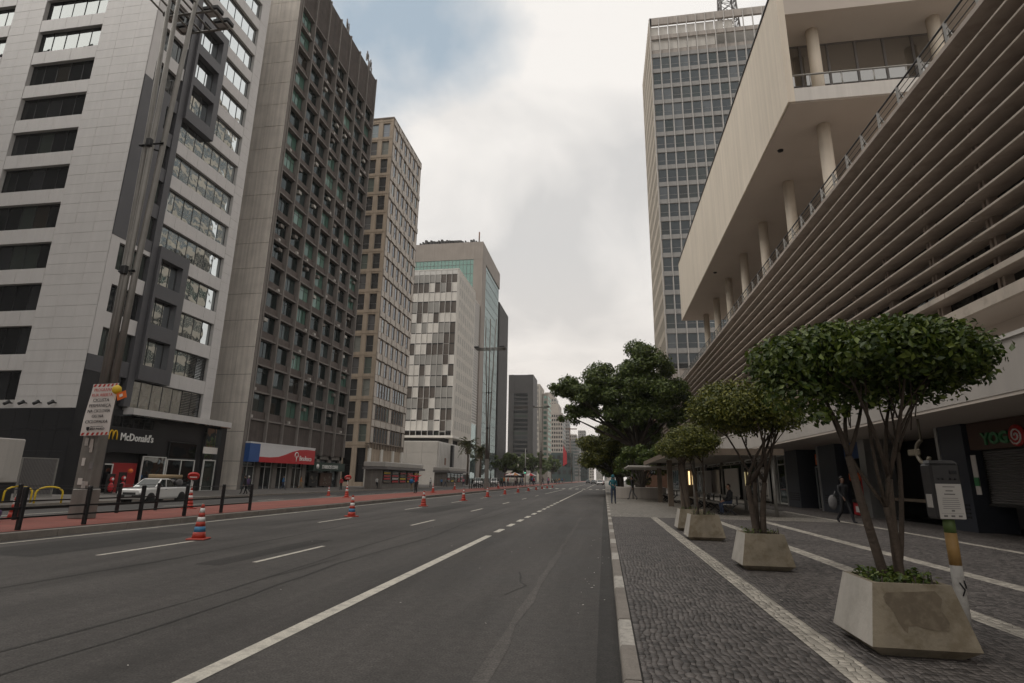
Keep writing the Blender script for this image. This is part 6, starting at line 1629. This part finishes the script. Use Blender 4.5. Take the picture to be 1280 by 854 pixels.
# ------------------------------------------------------------------ bus shelter
def shelter():
    t = thing('bus_shelter', 'long bus shelter with flat brown roof and benches on the pavement', 'bus shelter', (5, 32, .15))
    b = MB(); b.bbox(2.9, 7.2, 24.3, 42.5, 2.62, 2.80, .04); b.build('roof', M['shelter_roof'], t)
    b = MB(); b.bbox(1.5, 5.0, 37.5, 44.5, 2.30, 2.44, .04); b.build('side_roof', M['shelter_roof'], t)
    b = MB(); b.box(2.86, 2.9, 24.3, 42.5, 2.58, 2.84); b.box(2.86, 7.2, 24.24, 24.3, 2.58, 2.84); b.build('roof_edge', M['wood_dark'], t)
    for y in (27.3, 32.5, 38.5): part('wood_post', M['wood_dark'], t, 3.45, 3.72, y - .13, y + .13, .15, 2.62)
    for (x, y, h) in ((6.86, 24.8, 2.62), (6.9, 30, 2.62), (6.9, 35.2, 2.62), (6.9, 40.4, 2.62), (4.2, 28.0, 2.62), (2.1, 43.8, 2.3)):
        b = MB(); b.lathe([(.075, .15), (.075, h)], 12, (x, y, 0)); b.build('metal_post', M['galv'], t)
    for y in (24.8, 30, 35.2): fwindow(t, plane_map('W', 6.9), y + .15, y + 5.0, .6, 2.45, M['galv'], M['glass_shop'], .05, .05, 2, d=0)
    for (ya, yb) in ((30.6, 33.8), (35.4, 37.6), (38.0, 40.2)): part('info_panel', M['paper'], t, 6.74, 6.8, ya, yb, .75, 2.2)
    p = MB(); p.box(6.74, 6.8, 25.1, 26.7, .75, 2.15); o = p.build('poster_case', M['galv'], t)
    p = MB(); p.box(6.72, 6.74, 25.2, 26.6, .85, 2.05); p.build('poster', M['paper'], o)
    p = MB(); rr = random.Random(2)
    for k in range(16): yy = rr.uniform(25.25, 26.3); zz = rr.uniform(.9, 1.9); p.box(6.71, 6.719, yy, yy + rr.uniform(.1, .3), zz, zz + rr.uniform(.04, .14))
    p.build('map_print', M['print_grey'], o)
    t2 = thing('vending_panel', 'glowing orange lit panel inside the bus shelter', 'lit panel', (5.2, 36.5, .15))
    b = MB(); b.bbox(5.0, 5.6, 36.2, 37.6, .15, 2.2, .03); b.build('cabinet', M['wood_dark'], t2)
    for k in range(2): b = MB(); b.box(5.0 + .22*k + .1, 5.0 + .22*k + .18, 36.15, 36.19, 1.3, 2.1); b.build('tube', M['lit_tube'], t2)
    for k, (x, y0, y1) in enumerate(((4.9, 25.2, 31.0), (4.9, 31.6, 37.2), (4.0, 38, 43))):
        bn = thing('bench', ['long slatted bench nearest in the bus shelter', 'middle slatted bench in the bus shelter', 'far slatted bench at the end of the bus shelter'][k], 'bench', (x, (y0+y1)/2, .15), 'slatted benches in the bus shelter')
        for q in range(4): part('slat', M['galv'], bn, x + .14*q, x + .14*q + .10, y0, y1, .56, .60)
        part('back_rail', M['galv'], bn, x + .62, x + .66, y0, y1, .82, .92)
        for q in range(4):
            yy = y0 + .3 + (y1 - y0 - .6)*q/3
            m_ = MB(); m_.prism([(x + .05, yy - .03, .15), (x + .5, yy - .03, .56), (x + .6, yy - .03, .56), (x + .15, yy - .03, .15)], (0, .06, 0)); m_.prism([(x + .5, yy - .04, .15), (x + .02, yy - .04, .56), (x + .1, yy - .04, .56), (x + .6, yy - .04, .15)], (0, .06, 0)); m_.box(x + .58, x + .64, yy - .03, yy + .03, .56, .9); m_.build('leg', M['dark_metal'], bn)
shelter()
t = thing('planter_wall', 'low concrete planting wall behind the person in the teal jacket', 'planter', (1.6, 45, .15))
b = MB(); b.bbox(.8, 4.6, 44.6, 45.4, .15, 1.0, .03); b.build('wall', M['concrete'], t)
# ------------------------------------------------------------------ leaning totem post with notice
def totem():
    x, y = 3.13, 5.93
    t = thing('notice_post', 'grey box with a white paper notice on a green orange and white post', 'notice post', (x, y, .15))
    for z0, z1, m_ in ((.15, .80, 'post_white'), (.80, 1.08, 'post_orange'), (1.08, 1.21, 'post_green')):
        b = MB(); b.lathe([(.048, z0), (.048, z1)], 18, (x, y, 0)); b.build('pole', M[m_], t)
    b = MB(); b.path([(x - .02, y - .053, .66), (x + .015, y - .053, .60), (x - .01, y - .055, .55)], .006, 4); b.path([(x + .02, y - .052, .68), (x + .03, y - .05, .61)], .006, 4); b.build('graffiti', M['sign_black'], t)
    b = MB(); b.bbox(x - .125, x + .125, y - .08, y + .10, 1.20, 1.70, .02)
    b.prism([(x - .12, y - .075, 1.70), (x + .12, y - .075, 1.70), (x + .10, y - .03, 1.73), (x - .10, y - .03, 1.73)], (0, .1, 0)); h = b.build('box', M['totem_grey'], t)
    b = MB(); b.box(x - .105, x + .105, y - .088, y - .0805, 1.205, 1.515); o = b.build('notice_paper', M['paper'], h)
    rr = random.Random(5); p = MB()
    p.box(x - .05, x + .05, y - .0905, y - .0882, 1.485, 1.492); p.box(x - .03, x + .03, y - .0905, y - .0882, 1.448, 1.458); p.box(x - .045, x + .045, y - .0905, y - .0882, 1.418, 1.428)
    for k in range(6): w = rr.uniform(.045, .075); p.box(x - w, x + w, y - .0905, y - .0882, 1.385 - .018*k, 1.389 - .018*k)
    p.box(x - .005, x + .02, y - .0905, y - .0882, 1.27, 1.285); p.box(x - .09, x + .09, y - .0905, y - .0882, 1.252, 1.254)
    for k in range(3): p.box(x - .075 + .06*k, x - .045 + .06*k, y - .0905, y - .0882, 1.222, 1.238)
    p.build('print', M['print_grey'], t)
    for dx_ in (-.07, -.035, .03, .07): b = MB(); b.path([(x + dx_, y - .081, 1.56), (x + dx_, y - .088, 1.56)], .009, 8); b.build('button', M['sign_black'], h)
    b = MB(); b.box(x + .03, x + .09, y - .087, y - .08, 1.605, 1.635); b.build('slot', M['sign_black'], h)
    b = MB(); b.box(x - .135, x - .125, y - .04, y + .04, 1.3, 1.42); b.build('side_sticker', M['paper'], h)
totem()
# ------------------------------------------------------------------ people
def person(label, pos, rz, top, legs, shoes='blackcloth', skin='skin', h=1.72, pose='stand', hood=None, hat=None, seed=0, group='people along the avenue'):
    rr = random.Random(seed)
    J = {}; R = {}; Bn = []
    def j(n, p, r): J[n] = Vector(p); R[n] = r if hasattr(r, '__len__') else (r, r)
    st = rr.uniform(-.02, .02)
    j('pelvis', (0, 0, .95), (.135, .10)); j('waist', (0, .0, 1.10), (.13, .095)); j('chest', (0, .0, 1.30), (.165, .11)); j('neckb', (0, -.005, 1.45), (.075, .065)); j('neck', (0, .01, 1.52), .052)
    j('jaw', (0, .03, 1.575), (.06, .07)); j('face', (0, .02, 1.64), (.073, .09)); j('crown', (0, .005, 1.71), (.06, .072))
    arms = {-1: [(-.19, 0, 1.41), (-.25, -.03, 1.14), (-.24, .07, .90)], 1: [(.19, 0, 1.41), (.25, -.03, 1.14), (.24, .07, .90)]}
    lg = {-1: [(-.09, 0, .90), (-.10, .015, .50), (-.11, -.03, .085), (-.12, .13, .04)], 1: [(.09, 0, .90), (.10, .015, .50), (.11, -.03, .085), (.12, .13, .04)]}
    if pose == 'walk':
        lg[-1] = [(-.09, 0, .90), (-.10, .16, .50), (-.10, .26, .09), (-.11, .41, .06)]; lg[1] = [(.09, 0, .90), (.10, -.05, .49), (.10, -.34, .14), (.11, -.22, .05)]
        arms[-1] = [(-.19, 0, 1.41), (-.24, -.14, 1.16), (-.22, -.12, .92)]; arms[1] = [(.19, 0, 1.41), (.24, .06, 1.16), (.22, .22, .98)]
    if pose == 'arms_wide':
        arms[-1] = [(-.19, 0, 1.42), (-.45, .02, 1.46), (-.70, .08, 1.52)]; arms[1] = [(.19, 0, 1.42), (.46, .02, 1.44), (.70, .06, 1.50)]
    if pose == 'hold':
        arms[-1] = [(-.19, 0, 1.41), (-.25, -.02, 1.15), (-.12, .20, 1.10)]; arms[1] = [(.19, 0, 1.41), (.25, -.02, 1.15), (.10, .20, 1.14)]
    if pose == 'sit':
        for s in (-1, 1): lg[s] = [(.09*s, .04, .52), (.11*s, .44, .50), (.12*s, .40, .09), (.13*s, .55, .045)]; arms[s] = [(.19*s, 0, .98), (.24*s, .04, .72), (.10*s, .30, .60)]
        for n in ('pelvis', 'waist', 'chest', 'neckb', 'neck', 'jaw', 'face', 'crown'): J[n].z -= .43
        J['face'].y += .05; J['jaw'].y += .05; J['crown'].y += .03
    V = []; E = []; rad = []; idx = {}
    def add(n, p, r, par, bone):
        idx[n] = len(V); V.append(Vector(p)); rad.append(r if hasattr(r, '__len__') else (r, r))
        if par is not None: E.append((idx[par], idx[n])); Bn.append((idx[par], idx[n], bone))
    order = ['pelvis', 'waist', 'chest', 'neckb', 'neck', 'jaw', 'face', 'crown']
    for k, n in enumerate(order): add(n, J[n], R[n], order[k-1] if k else None, 'top' if k < 4 else 'skin')
    for s in (-1, 1):
        a = arms[s]; L = str(s)
        add('sh' + L, a[0], (.062, .062), 'chest', 'top'); add('el' + L, a[1], .046, 'sh' + L, 'top'); add('wr' + L, a[2], .030, 'el' + L, 'top')
        d = (Vector(a[2]) - Vector(a[1])).normalized(); side = Vector((0, 1, 0)) if abs(d.y) < .8 else Vector((0, 0, 1))
        side = (side - d*side.dot(d)).normalized(); nrm = d.cross(side)
        w = Vector(a[2]); add('hd' + L, w + d*.07, (.034, .022), 'wr' + L, 'skin')
        for q, (o, ln) in enumerate(((-.028, .075), (-.010, .09), (.010, .085), (.028, .065))):
            add('f%d%s' % (q, L), w + d*(.075 + ln*.55) + side*o + nrm*.008, .009, 'hd' + L, 'skin'); add('g%d%s' % (q, L), w + d*(.07 + ln) + side*o*1.1 + nrm*.028, .008, 'f%d%s' % (q, L), 'skin')
        add('th' + L, w + d*.05 + side*.05 + nrm*.015, .010, 'wr' + L, 'skin')
        g = lg[s]
        add('hp' + L, g[0], (.092, .092), 'pelvis', 'legs'); add('kn' + L, g[1], .062, 'hp' + L, 'legs'); add('an' + L, g[2], .045, 'kn' + L, 'legs'); add('to' + L, g[3], (.042, .036), 'an' + L, 'shoes')
    me = bpy.data.meshes.new('body'); me.from_pydata([tuple(v) for v in V], E, [])
    ob = bpy.data.objects.new('body', me); col.objects.link(ob)
    sk = ob.modifiers.new('skin', 'SKIN'); sk.use_smooth_shade = True
    for k, d in enumerate(me.skin_vertices[0].data): d.radius = rad[k]; d.use_root = (k == 0)
    sb = ob.modifiers.new('sub', 'SUBSURF'); sb.levels = 1; sb.render_levels = 1
    dg = bpy.context.evaluated_depsgraph_get(); dg.update()
    m2 = bpy.data.meshes.new_from_object(ob.evaluated_get(dg)); bpy.data.objects.remove(ob)
    names = ['top', 'legs', 'skin', 'shoes']; m2.materials.clear()
    for n in (top, legs, skin, shoes): m2.materials.append(M[n])
    segs = [(V[a], V[b], max(rad[a][0], rad[b][0]), names.index(bn)) for a, b, bn in Bn]
    mi = []
    for p in m2.polygons:
        c = p.center; best = 9; bi = 0
        for a, b, r_, k in segs:
            ab = b - a; s = max(0, min(1, (c - a).dot(ab)/ab.length_squared)); dd = (c - (a + ab*s)).length - r_*.5
            if dd < best: best, bi = dd, k
        mi.append(bi)
    m2.polygons.foreach_set('material_index', mi); m2.polygons.foreach_set('use_smooth', [True]*len(mi))
    t = thing('person', label, 'person', (0, 0, 0), group)
    link('body', m2, t)
    H = J['face']
    if hood:
        b = MB(); b.ball((H.x, H.y - .025, H.z + .015), (.115, .12, .14)); b.ball((H.x, H.y - .07, H.z - .13), (.13, .09, .08)); b.build('hood', M[hood], t)
    else:
        b = MB(); bm = bmesh.new(); bmesh.ops.create_icosphere(bm, subdivisions=2, radius=1)
        bmesh.ops.delete(bm, geom=[v for v in bm.verts if v.co.y > .25 and v.co.z < .45 or v.co.z < -.55], context='VERTS')
        b.bm(bm, Matrix.Translation((H.x, H.y - .018, H.z + .03)) @ Matrix.Diagonal((.09, .108, .105, 1)), 0, True); b.build('hair', M[hat or 'hair'], t)
    f = MB(); f.ball((H.x, H.y + .098, H.z - .01), (.012, .016, .02), 0, 1); f.ball((H.x - .08, H.y, H.z), (.012, .02, .03), 0, 1); f.ball((H.x + .08, H.y, H.z), (.012, .02, .03), 0, 1)
    for s in (-1, 1): f.ball((H.x + s*.03, H.y + .087, H.z + .012), (.011, .006, .007), 1, 1)
    f.box(H.x - .022, H.x + .022, H.y + .083, H.y + .09, H.z - .055, H.z - .048, 2)
    f.build('face', [M[skin], M['sign_black'], M['stop_red']], t)
    t.location = pos; t.rotation_euler[2] = rz; t.scale = (h/1.78,)*3
    return t
R_ = math.radians
person('person in a teal hooded jacket and jeans standing by the right kerb', (.5, 34.05, .15), R_(-170), 'teal', 'jeans', h=1.66, pose='hold', hood='teal', seed=1)
person('man in a red top with arms spread on the red path', (-15.9, 46.8, .145), R_(150), 'redcloth', 'blackcloth', h=1.75, pose='arms_wide', seed=2)
person('seated person in dark clothes on the nearest shelter bench', (5.25, 25.5, .15), R_(100), 'blackcloth', 'jeans', h=1.7, pose='sit', seed=3)
person('person in dark clothes carrying a pale bag past the open shop', (8.3, 21.8, .15), R_(-160), 'blackcloth', 'blackcloth', h=1.62, pose='walk', skin='skin_dark', seed=4)
person('dark figure standing by the shelter post and shop column', (9.9, 36.5, .15), R_(170), 'blackcloth', 'blackcloth', h=1.8, seed=5)
person('dark clothed person at the far end of the bus shelter', (1.95, 41.5, .15), R_(60), 'blackcloth', 'greycloth', h=1.65, pose='walk', seed=6)
person('person in a black coat walking past the grey end wall', (-33.2, 48.6, -.33), R_(80), 'blackcloth', 'blackcloth', h=1.72, pose='walk', seed=7)
person('companion in dark clothes with pale hair beside the black coat', (-32.3, 47.8, -.33), R_(80), 'purple', 'blackcloth', h=1.7, pose='walk', hat='whitecloth', seed=8)
person('person in a blue jacket in front of the bank windows', (-39.8, 66, -.33), R_(-60), 'bluecloth', 'jeans', h=1.7, pose='walk', seed=9)
person('person in a mustard coat in front of the bank windows', (-39.4, 69.5, -.33), R_(-60), 'orangecloth', 'khaki', h=1.7, pose='walk', seed=10)
person('woman in red with dark trousers by the coffee shop posters', (-33.5, 69, -.33), R_(170), 'redcloth', 'blackcloth', h=1.7, seed=11)
person('person in a pale blue top with dark trousers before the tan tower', (-33.2, 80, -.33), R_(200), 'whitecloth', 'blackcloth', h=1.78, pose='walk', hat='bluecloth', seed=12)
person('person in brown behind the pale blue walker', (-35.5, 86, -.33), R_(0), 'khaki', 'blackcloth', h=1.7, pose='walk', seed=13)
person('cyclist figure with a round blue backpack beside the newsstand', (-24, 69, -.22), R_(-20), 'bluecloth', 'khaki', h=1.7, pose='hold', seed=14)
t = thing('backpack', 'round blue backpack on the figure beside the newsstand', 'backpack', (-24, 69, 1.0)); b = MB(); b.ball((-24.05, 68.78, .95), (.27, .17, .3)); b.build('bag', M['bluecloth'], t)
t = thing('backpack', 'teal backpack on the person by the right kerb', 'backpack', (.5, 34, 1.1)); b = MB(); b.bbox(.36, .66, 34.12, 34.32, 1.02, 1.45, .06); b.build('bag', M['teal'], t)
t = thing('carrier_bag', 'pale grey bag held by the walker at the open shop', 'bag', (8.0, 21.9, .7)); b = MB(); b.ball((7.98, 21.95, .86), (.15, .1, .26)); b.path([(8.0, 21.9, 1.05), (8.08, 21.9, 1.25)], .015, 4); b.build('sack', M['greycloth'], t)
tops = ['redcloth', 'whitecloth', 'greycloth', 'bluecloth', 'pinkcloth', 'blackcloth', 'khaki', 'greencloth', 'orangecloth']
adj = {'redcloth': 'red', 'whitecloth': 'white', 'greycloth': 'grey', 'bluecloth': 'blue', 'pinkcloth': 'pink', 'blackcloth': 'black', 'khaki': 'khaki', 'greencloth': 'green', 'orangecloth': 'orange'}
protos = [person('far pedestrian in a %s top near the parasols' % adj[c], (0, 0, -30), 0, c, 'blackcloth' if k % 2 else 'jeans', h=1.7, pose='walk' if k % 3 else 'stand', seed=20 + k) for k, c in enumerate(tops)]
rr = random.Random(77)
spots = [(-16.6, 98), (-15.8, 101), (-14.6, 99.5), (-15.0, 104), (-16.9, 108), (-13.9, 107), (-16.0, 112), (-17.2, 95), (-15.9, 90)]
for k, (x, y) in enumerate(spots):
    protos[k].location = (x, y, .145); protos[k].rotation_euler[2] = rr.uniform(0, 6)
where = ['on the red path beyond the parasols', 'in the crowd before the netted block', 'beside the far white vans', 'far along the red path']
k = 0; seen = {}
for wi, sp in enumerate(([(-15 + rr.uniform(-1.8, 1.8), 118 + 5*i) for i in range(5)], [(-16 + rr.uniform(-3, 3), 165 + 4.5*i) for i in range(14)], [(-31 + rr.uniform(-2, 2), 100 + 6*i) for i in range(9)], [(-15.5 + rr.uniform(-1, 1), 140 + 6*i) for i in range(4)])):
    for (x, y) in sp:
        c = k % 9; k += 1
        lb = 'distant pedestrian in a %s top %s' % (adj[tops[c]], where[wi])
        if lb in seen: lb = 'farther of the two distant pedestrians in %s tops %s' % (adj[tops[c]], where[wi].replace('in the crowd ', ''))
        seen[lb] = 1
        dup(protos[c], (x, y, .145 if x > -17.3 else -.33), rr.uniform(0, 6), lb, scale=rr.uniform(.92, 1.04))
# ------------------------------------------------------------------ thin city haze
hb = MB(); hb.box(-420, 420, -200, 1320, -1.9, 140)
hm = bpy.data.materials.new('haze'); hm.use_nodes = True
ht = hm.node_tree
for n in list(ht.nodes): ht.nodes.remove(n)
ho = ht.nodes.new('ShaderNodeOutputMaterial'); hv = ht.nodes.new('ShaderNodeVolumePrincipled')
hv.inputs['Color'].default_value = (0.93, 0.92, 0.90, 1); hv.inputs['Density'].default_value = 0.0002; hv.inputs['Anisotropy'].default_value = 0.2
ht.links.new(hv.outputs[0], ho.inputs['Volume'])
tag(hb.build('haze', hm), kind='stuff')
